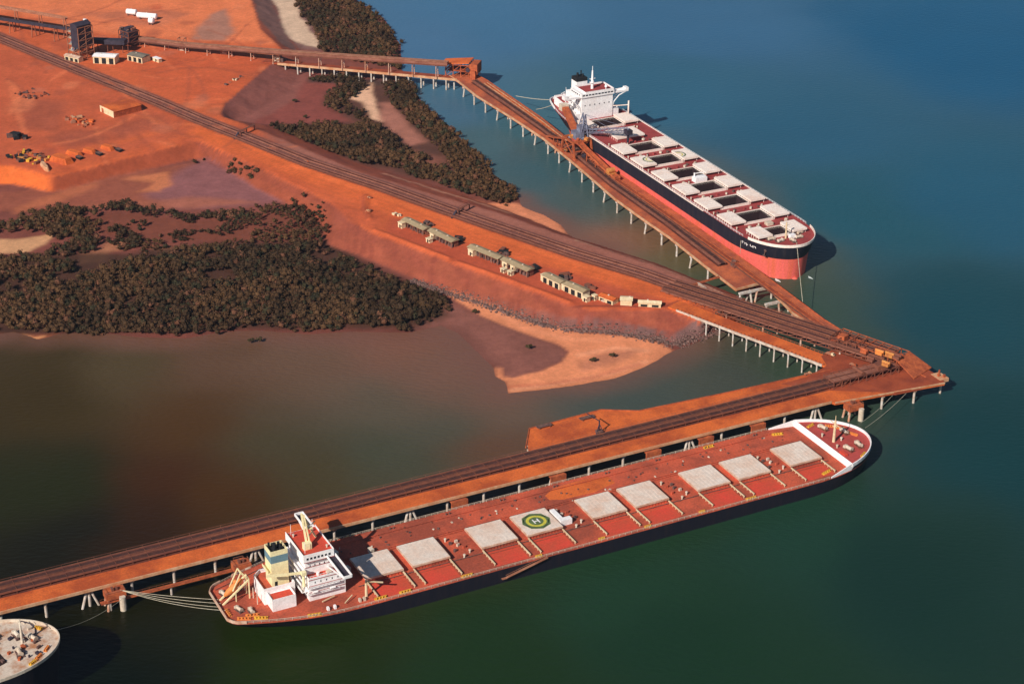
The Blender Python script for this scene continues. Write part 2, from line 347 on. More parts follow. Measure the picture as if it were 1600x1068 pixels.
dT = sdist(TOP, X, Y) + wob2 * 0.4; dM = sdist(MID, X, Y) + wob2 * 0.6
base = np.clip((dC + wob * 0.5) * 0.055, -3, 1.1) + (fbm(X, Y, 16, 51) - 0.5) * 0.35 * (dC > 3)
base = np.where(dC < 0, np.clip((dC + wob * 0.3) * 0.12, -3, 0.3), base)
a = np.where(dT > 0, 1.0, np.where(dM > 0, dM / (dM - np.minimum(dT, 0) + 1e-3), 0.0))
rough = (fbm(X, Y, 5, 61, 5) - 0.5) * 1.6 * np.clip(4 * a * (1 - a), 0, 1)
Z = base + (8.5 - base) * a + rough + (fbm(X, Y, 9, 71) - 0.5) * 0.35 * (a > 0.99)
col = np.zeros(X.shape + (3,)); col[:] = S(128, 70, 58)
def blend(mask, c):
    global col
    mask = np.clip(mask, 0, 1)[..., None]; col = col * (1 - mask) + np.array(c) * mask
def pz(pts, z, c, soft=3.0, amt=1.0, wobs=1.0, only=None):
    d = sdist(PX(pts, z), X, Y) + (wob * 0.6 + wob2) * wobs; m = sstep(-soft, soft, d) * amt
    if only is not None: m = m * only
    blend(m, c)
def ln(pts, z, c, w=2.0, soft=1.0, amt=1.0, only=None, wb=0.4):
    d = ldist(PX(pts, z), X, Y) + wob2 * wb; m = (1 - sstep(w - soft, w + soft, d)) * amt
    if only is not None: m = m * only
    blend(m, c)
low = 1 - sstep(0.0, 0.06, a)
# low ground
pz([(-60, 300), (22, 300), (250, 262), (320, 250), (300, 300), (200, 322), (22, 330), (-60, 330)], 1, S(150, 82, 62))
pz([(285, 262), (330, 246), (400, 270), (460, 300), (440, 315), (380, 322), (330, 326), (270, 326), (225, 305)], 1, S(142, 88, 86), 6)
pz([(225, 315), (300, 308), (400, 316), (300, 326), (200, 326), (120, 322)], 1, S(170, 98, 72), 5, 0.7)
pz([(195, 280), (262, 268), (272, 288), (250, 300), (215, 300), (240, 286)], 1, S(200, 118, 78), 3, 0.9)
pz([(22, 325), (100, 300), (150, 286), (148, 292), (100, 312), (22, 334)], 1, S(184, 104, 70), 4, 0.8)
pz([(95, 340), (200, 332), (300, 345), (400, 335), (510, 330), (515, 372), (330, 380), (200, 372), (110, 360)], 1, S(122, 66, 50), 5)
pz([(-60, 372), (22, 374), (82, 366), (70, 382), (40, 396), (-60, 400)], 1, S(204, 150, 108), 2)
for q in [[(160, 380), (205, 372), (190, 392), (160, 398)], [(228, 386), (290, 384), (300, 400), (262, 398)], [(130, 395), (175, 385), (165, 410), (120, 412)]]: pz(q, 1, S(170, 110, 78), 3, 0.7)
pz([(-60, 520), (22, 520), (60, 524), (90, 521), (50, 534), (22, 530)], 0, S(180, 100, 66), 3, 0.8)
ln([(36, 522), (50, 529), (68, 526)], 0, S(225, 150, 100), 1.4)
pz([(640, 512), (700, 470), (735, 488), (800, 506), (882, 545), (880, 566), (800, 600), (770, 570), (700, 540)], 0.5, S(134, 82, 70), 5)
sandc = S(224, 138, 96)
pz([(690, 450), (720, 456), (766, 470), (820, 503), (898, 520), (1016, 530), (1052, 545), (1046, 555), (1018, 569), (958, 592), (860, 607), (796, 616), (791, 596), (773, 587), (773, 573), (783, 574), (786, 587), (801, 590), (844, 582), (879, 567), (891, 551), (875, 540), (844, 531), (793, 512), (754, 495), (708, 468)], 0.5, sandc, 1.3, wobs=0.3)
ln([(800, 608), (860, 600), (950, 584), (1010, 564)], 0.4, S(236, 158, 118), 1.8, 1.2, 0.7); ln([(905, 556), (960, 545), (1010, 548)], 0.5, S(240, 160, 120), 2.0, 1.5, 0.6); ln([(760, 480), (820, 514), (880, 530), (940, 534)], 0.5, S(236, 150, 108), 2.0, 1.5, 0.6)
pz([(905, 568), (950, 552), (1000, 548), (960, 566), (910, 580)], 0.5, S(176, 110, 84), 4, 0.7)
ln([(790, 604), (850, 600), (930, 588), (1000, 568)], 0.4, S(204, 112, 80), 1.6, 1.0, 0.6)
pz([(345, 176), (430, 100), (470, 112), (560, 125), (540, 200), (420, 204)], 1, S(136, 70, 60), 5, 1)
pz([(480, 120), (600, 125), (600, 135), (480, 130)], 1, S(80, 56, 50), 4)
pz([(-60, 402), (140, 395), (200, 395), (330, 378), (512, 376), (560, 402), (690, 465), (700, 492), (640, 512), (400, 512), (-60, 522)], 1, S(62, 42, 30), 5, 0.85, only=low)
pz([(417, 197), (550, 190), (504, 163), (512, 146), (535, 129), (600, 130), (660, 160), (740, 232), (815, 300), (790, 318), (640, 275), (560, 255), (470, 228)], 1, S(78, 54, 44), 6, 0.8, only=low)
pz([(540, 154), (570, 138), (580, 130), (590, 160), (598, 190), (580, 186), (566, 160)], 1, S(226, 176, 142), 2.5)
pz([(590, 160), (612, 160), (640, 195), (664, 222), (640, 228), (612, 206), (596, 186)], 1, S(168, 108, 90), 4)
pz([(600, 232), (650, 236), (690, 246), (700, 262), (640, 262), (600, 250)], 1, S(150, 90, 72), 6, 0.6)
pz([(688, 297), (760, 318), (808, 316), (850, 330), (872, 345), (890, 372), (845, 366), (770, 338), (700, 312)], 0.8, S(228, 140, 100), 2.5)
pz([(395, -60), (420, 0), (440, 40), (450, 75), (500, 80), (495, 40), (460, 0), (455, -60)], 1, S(124, 88, 80), 5)
pz([(424, -60), (460, -60), (462, 0), (470, 30), (486, 50), (498, 74), (478, 70), (452, 62), (440, 40), (436, 12), (424, 0)], 1, S(206, 170, 142), 2.5)
# slopes
sl_m = sstep(0.0, 0.12, a) * (1 - sstep(0.93, 1.0, a))
blend(sstep(0.0, 0.1, a), S(156, 80, 58))
str_ = fbm(X * 0.9 + Y * 0.44, Y * 0.12, 5, 81)
blend(sl_m * sstep(0.45, 0.7, str_) * 0.5, S(136, 66, 52))
rip = PX([(600, 418), (690, 450), (740, 464), (800, 485), (876, 508), (957, 513), (1036, 526), (1056, 532), (1122, 510)], 2.5)
ln([(600, 272), (640, 285), (700, 304), (760, 322), (800, 335)], 3, S(204, 142, 112), 1.6, 1.2, 0.8)
dR = ldist(rip, X, Y) + wob2; blend((1 - sstep(4.5, 7, dR)) * 0.9 * sstep(0.0, 0.05, a) * sstep(-30, 60, X), S(116, 86, 82))
pz([(60, 250), (84, 276), (80, 302), (-500, 292), (-500, 250)], 4, S(222, 106, 48), 3, 0.9, only=sl_m)
pz([(84, 270), (310, 218), (330, 250), (80, 306)], 4, S(158, 74, 46), 4, 0.8, only=sl_m)
pz([(310, 218), (400, 256), (516, 312), (516, 390), (490, 345), (390, 295), (320, 256)], 4, S(142, 70, 48), 4, 0.85, only=sl_m)
pz([(325, 190), (352, 158), (430, 90), (485, 108), (455, 155), (392, 186)], 4, S(136, 80, 70), 3, 0.95)
pz([(384, -60), (394, 0), (408, 40), (444, 76), (462, 78), (446, 40), (424, 0), (412, -60)], 4, S(126, 90, 82), 2, 0.95)
pz([(424, -60), (460, -60), (462, 0), (470, 30), (486, 50), (498, 74), (478, 70), (452, 62), (440, 40), (436, 12), (424, 0)], 1, S(210, 176, 148), 2)
# flat top
tp = sstep(0.93, 1.0, a)
blend(tp, S(204, 97, 55))
strk = fbm((X * 0.72 - Y * 0.69) * 0.25, (X * 0.69 + Y * 0.72) * 1.0, 9, 91, 5)
blend(tp * sstep(0.4, 0.75, strk) * 0.45, S(170, 74, 44)); blend(tp * sstep(0.55, 0.8, 1 - strk) * 0.5, S(212, 104, 62))
pz([(22, -60), (380, -60), (430, 70), (250, 60), (150, 50), (22, 20), (-500, 20), (-500, -60)], 8.5, S(228, 126, 80), 10, 0.8, only=tp)
pz([(120, 20), (250, 12), (300, 22), (240, 44), (160, 30)], 8.5, S(168, 98, 74), 6, 0.6, only=tp)
pz([(300, 62), (312, 40), (330, 22), (352, 14), (362, 30), (366, 52), (350, 64)], 8.5, S(164, 116, 98), 4, 0.9, only=tp)
pz([(250, 75), (420, 92), (390, 120), (345, 162), (300, 165), (170, 100)], 8.5, S(200, 92, 54), 8, 0.7, only=tp)
pz([(-500, 60), (22, 75), (110, 108), (250, 170), (310, 205), (200, 236), (84, 262), (-500, 250)], 8.5, S(188, 90, 58), 8, 0.7, only=tp)
for q in [[(150, 205), (200, 192), (240, 195), (190, 215)], [(30, 150), (110, 160), (90, 205), (30, 200)], [(210, 175), (260, 185), (250, 198), (215, 192)], [(60, 215), (130, 200), (170, 215), (110, 232)]]: pz(q, 8.5, S(150, 78, 58), 8, 0.6, only=tp)
ln([(100, 238), (190, 222), (300, 192)], 8.5, S(206, 98, 52), 3, 2, 0.6, only=tp); ln([(200, 178), (240, 186), (275, 205)], 8.5, S(206, 104, 62), 2, 2, 0.6, only=tp)
LINE = [(-120, 10), (22, 68), (130, 112), (250, 160), (310, 186), (380, 213), (480, 253), (600, 292), (700, 328), (800, 362), (900, 396), (1000, 426), (1062, 448)]
LN = PX(LINE, 8.5)
dl = ldist(LN, X, Y)
north = sdist(PX(LINE + [(1160, 466), (1030, 405), (900, 365), (780, 322), (680, 298), (560, 260), (420, 200), (300, 160), (22, 50), (-120, -5)], 8.5), X, Y) > 0
blend(tp * north * sstep(-180, -150, X) * 0.9, S(150, 96, 82))
ln([(900, 374), (1000, 402), (1100, 442), (1128, 458)], 8.5, S(206, 150, 122), 0.9, 0.8, 0.9)
ln([(320, 205), (480, 272), (700, 352), (900, 424), (1060, 462)], 8.5, S(220, 104, 52), 10, 5, 0.85, only=tp)
pz([(610, 338), (720, 380), (850, 415), (1040, 470), (1050, 482), (900, 478), (720, 412), (600, 364)], 8.5, S(176, 78, 54), 4, 0.8, only=tp)
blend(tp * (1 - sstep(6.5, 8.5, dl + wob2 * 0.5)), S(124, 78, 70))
pz([(515, 314), (600, 340), (590, 364), (545, 342)], 8.5, S(190, 90, 58), 4, 0.6, only=tp)
for q in [[(585, 360), (650, 385), (700, 404)], [(714, 410), (800, 440), (890, 473)]]:
    ln(q, 8.5, S(218, 104, 62), 0.9, 0.8); d = ldist(PX(q, 8.5), X, Y); Z += 1.0 * (1 - sstep(0.5, 3.0, d))
ln([(900, 478), (1040, 478), (1060, 470)], 8.5, S(110, 50, 40), 1.2, 0.8, 0.7)
ln([(568, 306), (567, 328), (574, 342)], 8.5, S(150, 70, 46), 1.2, 0.8, 0.8); d = ldist(PX([(571, 306), (570, 328), (577, 342)], 8.5), X, Y); Z += 1.2 * (1 - sstep(0.5, 2.5, d))
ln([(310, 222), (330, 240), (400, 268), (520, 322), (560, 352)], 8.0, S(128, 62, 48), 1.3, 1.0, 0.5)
rt_ = np.random.RandomState(5)
for _ in range(46):      # wheel tracks over the yard and along the causeway
    px_, py_ = rt_.uniform(10, 420), rt_.uniform(5, 235); an = rt_.choice([0.42, 0.42, -0.25, 0.1, 1.2]) + rt_.normal() * 0.15; L = rt_.uniform(60, 170); cv_ = rt_.normal() * 0.3
    q = [(px_ + L * t * math.cos(an + cv_ * t), py_ + L * 0.75 * t * math.sin(an + cv_ * t)) for t in (0, .25, .5, .75, 1)]
    ln(q, 8.5, S(*((226, 122, 78) if rt_.rand() < 0.5 else (158, 78, 54))), rt_.uniform(0.9, 2.2), 0.9, 0.45, only=tp, wb=1.0)
for o_ in (9, 13, 18, 24, 30, 38, 46):
    q = [(350, 200 + o_ * .9), (480, 256 + o_), (600, 296 + o_), (700, 332 + o_), (800, 366 + o_), (900, 400 + o_), (1050, 446 + o_ * .6)]
    ln(q, 8.5, S(*((226, 116, 64) if o_ % 2 else (170, 80, 50))), 1.0, 0.9, 0.4, only=tp, wb=0.8)
for _ in range(60):      # erosion gullies on the banks
    k_ = rt_.randint(0, 7); e0 = [(560, 352), (620, 378), (700, 410), (780, 438), (860, 468), (940, 484), (1020, 484)][k_]; x_ = e0[0] + rt_.uniform(-30, 40); y_ = e0[1] + (x_ - e0[0]) * 0.3
    ln([(x_, y_), (x_ - 6 + rt_.normal() * 4, y_ + 22), (x_ - 10 + rt_.normal() * 6, y_ + 44)], 5, S(140, 68, 52), 0.8, 0.8, 0.5, only=sl_m, wb=0.8)
for _ in range(70):
    px_, py_ = rt_.uniform(22, 430), rt_.uniform(0, 240); r_ = rt_.uniform(2, 10); cx_, cy_ = un(px_, py_, 8.5); d = np.hypot(X - cx_, (Y - cy_) * rt_.uniform(0.5, 1.2)) + wob2 * 1.5
    blend((1 - sstep(r_ * 0.5, r_ * 1.3, d)) * 0.45 * tp, S(*[(154, 78, 56), (224, 128, 86), (176, 104, 80), (190, 84, 50)][rt_.randint(4)]))
col *= (0.93 + 0.14 * fbm(X, Y, 30, 101))[..., None]; col *= (0.9 + 0.2 * fbm(X, Y, 6, 111))[..., None]
wet = sstep(-0.2, 0.55, Z); col = col * (0.72 + 0.28 * wet)[..., None]
ny, nx = X.shape; idx = np.arange(nx * ny).reshape(ny, nx)
Fq = np.stack([idx[:-1, :-1], idx[:-1, 1:], idx[1:, 1:], idx[1:, :-1]], -1)
keep = (Z[:-1, :-1] > -2.9) | (Z[1:, 1:] > -2.9)
TX, TY, TZ = X, Y, Z
def ground(x, y):
    i = min(max(np.searchsorted(ys, y) - 1, 0), ny - 2); j = min(max(int((x - xs[0]) / 1.7), 0), nx - 2); return float(TZ[i, j])
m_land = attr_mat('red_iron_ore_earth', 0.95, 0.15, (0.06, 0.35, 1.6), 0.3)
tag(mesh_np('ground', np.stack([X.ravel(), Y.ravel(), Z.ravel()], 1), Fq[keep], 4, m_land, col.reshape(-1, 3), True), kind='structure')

# ------------------------------------------------------------------ mangroves and riprap
def ico():
    t = (1 + 5 ** 0.5) / 2; v = np.array([(-1, t, 0), (1, t, 0), (-1, -t, 0), (1, -t, 0), (0, -1, t), (0, 1, t), (0, -1, -t), (0, 1, -t), (t, 0, -1), (t, 0, 1), (-t, 0, -1), (-t, 0, 1)], float)
    v /= np.linalg.norm(v[0]); f = [(0, 11, 5), (0, 5, 1), (0, 1, 7), (0, 7, 10), (0, 10, 11), (1, 5, 9), (5, 11, 4), (11, 10, 2), (10, 7, 6), (7, 1, 8), (3, 9, 4), (3, 4, 2), (3, 2, 6), (3, 6, 8), (3, 8, 9), (4, 9, 5), (2, 4, 11), (6, 2, 10), (8, 6, 7), (9, 8, 1)]
    return v, np.array(f)
IV, IF = ico()
m_fol = attr_mat('mangrove_foliage', 0.95, 0.25, (0.1, 0.8), 0.0)
def canopy(cx, cy, cz, r, h, cols, name):
    """leafy crowns as one mass: a lumpy core of triangles and leaf clumps round it"""
    n = len(cx); Vs = []; Fs = []; Cs = []
    core = IV[None] * (0.72 + 0.3 * RS.rand(n, 12))[..., None] * np.stack([r, r, h], 1)[:, None] * 0.8 + np.stack([cx, cy, cz], 1)[:, None]
    Vs.append(core.reshape(-1, 3)); Fs.append((IF[None] + 12 * np.arange(n)[:, None, None]).reshape(-1, 3)); Cs.append(np.repeat(cols * 0.9, 12, 0))
    k = 26; u = RS.normal(size=(n, k, 3)); u /= np.linalg.norm(u, axis=2, keepdims=True); u[..., 2] = np.abs(u[..., 2]) * 1.1 - 0.15
    c = u * (0.75 + 0.35 * RS.rand(n, k, 1)) * np.stack([r, r, h], 1)[:, None] + np.stack([cx, cy, cz], 1)[:, None]
    s = (0.22 + 0.33 * RS.rand(n, k, 1)) * (0.6 + 0.22 * r[:, None, None]); a1 = RS.normal(size=(n, k, 3)); a1 /= np.linalg.norm(a1, axis=2, keepdims=True)
    a2 = np.cross(a1, u + 0.6 * RS.normal(size=(n, k, 3))); a2 /= np.linalg.norm(a2, axis=2, keepdims=True)
    tri = np.stack([c + a1 * s, c - a1 * s * 0.6 + a2 * s, c - a1 * s * 0.6 - a2 * s], 2)
    o = n * 12; Vs.append(tri.reshape(-1, 3)); Fs.append(o + np.arange(n * k * 3).reshape(-1, 3))
    Cs.append(np.repeat((cols[:, None] * (0.85 + 0.35 * RS.rand(n, k, 1))).reshape(-1, 3), 3, 0))
    return mesh_np(name, np.concatenate(Vs), np.concatenate(Fs), 3, m_fol, np.concatenate(Cs))
def forest(name, label, polys, spacing, holes=(), rr=(1.3, 2.5), hole_noise=0.0, seed=1):
    P = [PX(p, 2.0) for p in polys]; H = [PX(p, 2.0) for p in holes]
    allp = np.array(sum(P, [])); x0, y0 = allp.min(0); x1, y1 = allp.max(0)
    rs = np.random.RandomState(seed); gx, gy = np.meshgrid(np.arange(x0, x1, spacing), np.arange(y0, y1, spacing))
    gx = (gx + rs.uniform(-.5, .5, gx.shape) * spacing).ravel(); gy = (gy + rs.uniform(-.5, .5, gy.shape) * spacing).ravel()
    w = (fbm(gx, gy, 14, seed + 3) - 0.5) * 12; d = np.max([sdist(p, gx, gy) for p in P], axis=0) + w
    ok = (d > 0) & (rs.rand(len(gx)) < sstep(-1, 8, d) * 0.55 + 0.45)
    for h in H: ok &= (sdist(h, gx, gy) + w * 0.5) < 0
    if hole_noise: ok &= fbm(gx, gy, 13, seed + 9) > hole_noise
    gx, gy = gx[ok], gy[ok]; gz = np.array([ground(a, b) for a, b in zip(gx, gy)])
    ok = gz < 6.0; gx, gy, gz = gx[ok], gy[ok], np.maximum(gz[ok], -0.2); n = len(gx)
    r = (rr[0] * 0.85 + (rr[1] * 1.15 - rr[0] * 0.85) * rs.rand(n) ** 1.6) * (0.8 + 0.4 * fbm(gx, gy, 25, seed + 5)); h = r * rs.uniform(0.7, 1.15, n); gz = gz + sstep(0.35, 0.7, fbm(gx, gy, 18, seed + 13)) * 2.0
    tone = fbm(gx, gy, 30, seed + 7)[:, None]; rnd = rs.rand(n, 1)
    tone = sstep(0.3, 0.7, tone); c = np.array(S(58, 46, 31)) * (1 - tone) + np.array(S(84, 64, 42)) * tone; c = c * (0.8 + 0.4 * rnd); c = np.where(rs.rand(n, 1) < 0.15, np.array(S(54, 53, 36)), c); c = np.where(rs.rand(n, 1) < 0.07, np.array(S(100, 70, 52)), c)
    c = c * np.array([1.08, 0.92, 0.86])
    o = canopy(gx, gy, gz + h * 0.75, r, h, c, name); return tag(o, label, 'mangroves', None, 'stuff')
forest('mangrove_forest', 'dark olive mangrove forest between the red flats and the muddy bay at the left', [
    [(-120, 520), (22, 516), (150, 516), (290, 524), (400, 508), (480, 513), (560, 510), (640, 514), (698, 490), (706, 474), (650, 448), (600, 430), (560, 408), (514, 392), (500, 384), (330, 384), (260, 395), (200, 410), (140, 412), (60, 400), (-120, 402)],
    [(-120, 350), (22, 345), (60, 332), (110, 327), (150, 338), (165, 356), (150, 392), (110, 402), (60, 402), (90, 372), (60, 364), (-120, 370)]], 2.5, hole_noise=0.33,
    holes=[[(120, 402), (165, 396), (190, 404), (160, 420), (125, 424)], [(325, 425), (362, 422), (368, 438), (322, 440)], [(90, 430), (120, 428), (110, 440), (85, 440)]], seed=11)
forest('mangrove_belt', 'thin dark belt of mangroves winding along the edge of the lavender mudflat', [
    [(60, 336), (100, 324), (200, 320), (250, 332), (300, 336), (380, 326), (378, 340), (300, 346), (220, 336), (160, 330), (100, 340)], [(195, 376), (232, 370), (230, 388), (200, 392)], [(175, 362), (205, 358), (205, 372), (180, 374)],
    [(270, 258), (328, 244), (320, 254), (285, 262)], [(350, 256), (420, 280), (400, 284), (360, 268)]], 2.5, rr=(1.4, 2.3), seed=23)
forest('mangrove_scrub', 'sparse brown scrub on red mud below the bend of the causeway', [[(370, 330), (430, 318), (508, 316), (514, 378), (470, 384), (340, 384), (200, 392), (150, 396), (180, 350), (260, 348), (300, 356)], [(516, 388), (620, 436), (700, 470), (690, 476), (600, 446), (520, 402)]], 2.8, hole_noise=0.42, rr=(0.8, 1.7), seed=31)
forest('mangrove_point', 'brown mangroves on the point facing the far berth', [
    [(417, 199), (470, 192), (550, 192), (560, 182), (504, 166), (508, 146), (535, 129), (568, 124), (576, 136), (540, 157), (580, 187), (608, 210), (648, 236), (690, 262), (650, 268), (620, 264), (560, 256), (480, 230)],
    [(592, 130), (640, 128), (668, 170), (704, 198), (742, 236), (766, 270), (802, 288), (816, 302), (806, 314), (780, 320), (740, 308), (690, 290), (640, 274), (620, 262), (690, 262), (690, 240), (668, 222), (640, 190), (608, 160)],
    [(470, 119), (560, 122), (560, 130), (480, 128)]], 2.6, seed=43)
forest('mangrove_headland', 'mangrove thicket beyond the conveyor trestle at the top of the picture', [
    [(455, -90), (520, -60), (562, 0), (604, 32), (624, 68), (626, 106), (560, 98), (500, 82), (486, 50), (468, 24), (458, 0)]], 2.8, seed=57)
# rock armour
def rocks():
    P = PX([(640, 436), (690, 451), (740, 466), (800, 487), (876, 510), (957, 515), (1036, 528), (1056, 534), (1122, 511), (1166, 480)], 2.0); N = 6500
    segs = [(a, b, math.dist(a, b)) for a, b in zip(P[:-1], P[1:])]; tot = sum(s[2] for s in segs); V = []; cx = []
    for i in range(N):
        t = RS.rand() * tot
        for a, b, L in segs:
            if t < L: break
            t -= L
        u = t / L; nx_, ny_ = -(b[1] - a[1]) / L, (b[0] - a[0]) / L; o = RS.normal() * 2.0 - 0.2
        cx.append((a[0] + (b[0] - a[0]) * u + nx_ * o, a[1] + (b[1] - a[1]) * u + ny_ * o))
    c = np.array([(x, y, max(ground(x, y), -0.3) + 0.15) for x, y in cx]); s = RS.uniform(0.2, 0.62, (N, 1, 1)) * (1 + (RS.rand(N, 1, 1) > 0.93))
    V = IV[None] * (0.7 + 0.5 * RS.rand(N, 12, 1)) * s * np.array([1.1, 1.0, 0.7]) + c[:, None]
    cl = np.array(S(116, 88, 80))[None] * RS.uniform(0.5, 1.25, (N, 1)); Fc = (IF[None] + 12 * np.arange(N)[:, None, None]).reshape(-1, 3)
    tag(mesh_np('rock_armour', V.reshape(-1, 3), Fc, 3, attr_mat('grey_rock', 0.95, 0.2, (0.4, 1.5), 0.0), np.repeat(cl, 12, 0)), 'grey rock armour along the toe of the causeway bank above the sandspit', 'rocks', None, 'stuff')
rocks()
# single shrubs that stand apart
def shrub(px, py, label, r=2.2):
    x, y = un(px, py, 0.8); z = max(ground(x, y), 0.1); n = 5
    t = thing('mangrove_shrub', label, 'shrub', (x, y, z), 0, 'lone mangrove shrubs')
    MB().tube((0, 0, -0.3), (0.1, 0.1, r * 0.8), 0.16, 0.08, 6).tube((0.05, 0.05, r * 0.4), (r * 0.5, 0.2, r * 0.9), 0.09, 0.05, 5).tube((0.05, 0.05, r * 0.3), (-r * 0.45, -0.3, r * 0.8), 0.09, 0.05, 5).build('trunk', M['clutter'], t)
    cx = RS.uniform(-0.6, 0.6, n) * r; cy = RS.uniform(-0.5, 0.5, n) * r
    o = canopy(cx, cy, np.full(n, r * 0.8) + RS.rand(n) * 0.4, np.full(n, r * 0.5), np.full(n, r * 0.42), np.tile(np.array(S(74, 62, 40)), (n, 1)), 'crown'); o.parent = t
for px, py, lb in [(392, 534, 'left one of two lone shrubs standing in the muddy shallows'), (404, 532, 'right one of two lone shrubs standing in the muddy shallows'),
                   (826, 546, 'dark lone shrub on the maroon mudflat inside the sandspit'), (742, 491, 'dark lone shrub at the root of the sandspit below the bank'),
                   (957, 559, 'small shrub in the middle of the sandspit'), (926, 566, 'low shrub on the grey patch of the sandspit'), (461, 161, 'lone shrub on the red mud north of the conveyor causeway'),
                   (478, 186, 'small shrub just above the dark mangroves of the point')]: shrub(px, py, lb, 2.0)

# ------------------------------------------------------------------ conveyors
def conveyor(path, name, label, z_leg, width=3.2, mats=('belt', 'frame_light', 'frame'), group=None, step=7.0, hood=False, cat='conveyor', walk=1):
    """belt conveyor along a path (z = belt height); z_leg = leg length below the belt"""
    x0, y0, z0 = path[0]; P = [(a - x0, b - y0, c - z0) for a, b, c in path]
    t = thing(name, label, cat, (x0, y0, z0), 0, group); w = width / 2
    MB().ribbon(P, -w * 0.62, w * 0.62, -0.05, 0.12).build('belt', M[mats[0]], t)
    fr = MB().ribbon(P, -w, -w + 0.3, -0.5, 0.35).ribbon(P, w - 0.3, w, -0.5, 0.35)
    for p, h in samples(P, step, 1.0):
        nx_, ny_ = -math.sin(h), math.cos(h)
        for s in (-1, 1):
            fr.bar((p.x + nx_ * s * (w - 0.15), p.y + ny_ * s * (w - 0.15), p.z - 0.3), (p.x + nx_ * s * (w - 0.05), p.y + ny_ * s * (w - 0.05), p.z - z_leg), 0.25)
        fr.bar((p.x - nx_ * w, p.y - ny_ * w, p.z - 0.35), (p.x + nx_ * w, p.y + ny_ * w, p.z - 0.35), 0.22)
        fr.bar((p.x - nx_ * w, p.y - ny_ * w, p.z + 0.3), (p.x + nx_ * w, p.y + ny_ * w, p.z + 0.3), 0.18, 0.12)
    fr.build('frame', M[mats[1]], t)
    if walk:
        s = walk; a, b = sorted((s * (w + 0.05), s * (w + 1.15)))
        wk = MB().ribbon(P, a, b, -0.35, -0.22); e = s * (w + 1.1)
        wk.ribbon(P, e - 0.05, e + 0.05, 0.7, 0.8)
        for p, h in samples(P, step, 1.0): wk.bar((p.x - math.sin(h) * e, p.y + math.cos(h) * e, p.z - 0.3), (p.x - math.sin(h) * e, p.y + math.cos(h) * e, p.z + 0.75), 0.1)
        wk.build('walkway', M[mats[2]], t)
    return t

WA = Frame(*un(22, 951, 9), R(27.2))        # near wharf frame: x along the berth, y away from the ship
SA = Frame(-37.23, 690.7, 0.474)           # near ship frame
SB = Frame(83.645, 1149.726, -1.108)        # far ship and far wharf frame
def pile_mesh(x, y, z0, z1, r, dx=0.0, dy=0.0): return MB().tube((x + dx, y + dy, z0), (x, y, z1), r, r, 8)

# ------------------------------------------------------------------ near wharf
DZ = 9.0
corner = [WA.loc(un(a, b, DZ)) for a, b in [(1220, 600), (1262, 588), (1292, 571), (1283, 556), (1310, 540), (1335, 528), (1380, 542), (1425, 563), (1471, 589), (1476, 597), (1400, 613), (1300, 610)]]
wa = thing('near_wharf', 'long ore stained wharf deck on pale piles beside the near bulk carrier', 'wharf', (WA.x, WA.y, 0), WA.a)
MB().prism([(-90, 0), (403, 1.2), (404, -1.6), (466, -8.6), (467, 8), (440, 26), (400, 20.6), (-90, 20.6)], DZ - 1.3, DZ).build('deck', M['ore_deck'], wa)
MB().prism([(246, 19), (249, 28), (257, 41.6), (297, 43), (313, 33.8), (360, 31), (425, 28.6), (432, 20)], DZ - 1.3, DZ + 0.012).build('laydown_deck', M['ore_deck'], wa)
MB().prism(corner, DZ - 1.4, DZ + 0.03).build('corner_deck', M['ore_deck2'], wa)
MB().prism([(-90, 10.2), (410, 10.6), (436, 11.5), (432, 19.8), (-90, 20.0)], DZ - 0.2, DZ + 0.018).build('spillage', M['spill'], wa)
kb = MB().box(-90, 403, -0.15, 0.45, DZ - 0.9, DZ + 0.35); kb.bar((404, -1.6, DZ), (466, -8.6, DZ), 0.5, 0.7); kb.build('kerb', M['kerb'], wa)
kb = MB(); q = [(247, 26), (257, 41.6), (297, 43), (313, 33.8), (360, 31), (425, 28.6)]
for a, b_ in zip(q[:-1], q[1:]): kb.bar((*a, DZ + 0.1), (*b_, DZ + 0.1), 0.5, 0.6)
kb.bar((-90, 20.5, DZ + 0.1), (247, 20.5, DZ + 0.1), 0.4, 0.5); kb.build('rear_kerb', M['ore_steel'], wa)
MB().bar((248.6, 27, DZ - 1.6), (257, 41.4, DZ - 1.6), 0.7, 3.0).build('end_wall', M['concrete'], wa)
rl = MB()
for x in np.arange(-90, 400, 3.0): rl.bar((x, 20.4, DZ), (x, 20.4, DZ + 1.1), 0.12)
rl.box(-90, 246, 20.35, 20.45, DZ + 1.0, DZ + 1.12); rl.build('handrail', M['frame'], wa)
# bents: piles under crossheads
xb = list(np.arange(-78, 468, 18.2))
for i, x in enumerate(xb):
    f = 1.2 if x < 403 else (-1.0 - (x - 404) * 0.115)
    cap = MB().box(x - 0.9, x + 0.9, f, 19.5 if x < 450 else 8, DZ - 2.4, DZ - 1.3); cap.build('crosshead', M['pile_rust'], wa)
    pile_mesh(x, f + 0.8, -3, DZ - 2.3, 0.62).build('pile', M['pile'], wa)
    if x < 450: pile_mesh(x + 0.3, 17.5, -3, DZ - 2.3, 0.6).build('pile', M['pile'], wa)
    if i % 4 == 2:
        p = MB().tube((x + 4.5, f - 0.5, -3), (x + 1.0, f + 1.0, DZ - 2.2), 0.55).tube((x - 4.5, f - 0.5, -3), (x - 1.0, f + 1.0, DZ - 2.2), 0.55); p.build('raker_piles', M['pile'], wa)
for x, y in [(252, 30), (260, 39), (276, 40), (294, 41)]: pile_mesh(x, y, -3, DZ - 1.2, 0.6).build('pile', M['pile'], wa)
bm_ = MB().box(-90, 403, 2.2, 3.2, DZ - 2.3, DZ - 1.3).box(-90, 440, 16, 17, DZ - 2.3, DZ - 1.3); bm_.build('long_beams', M['pile_rust'], wa)
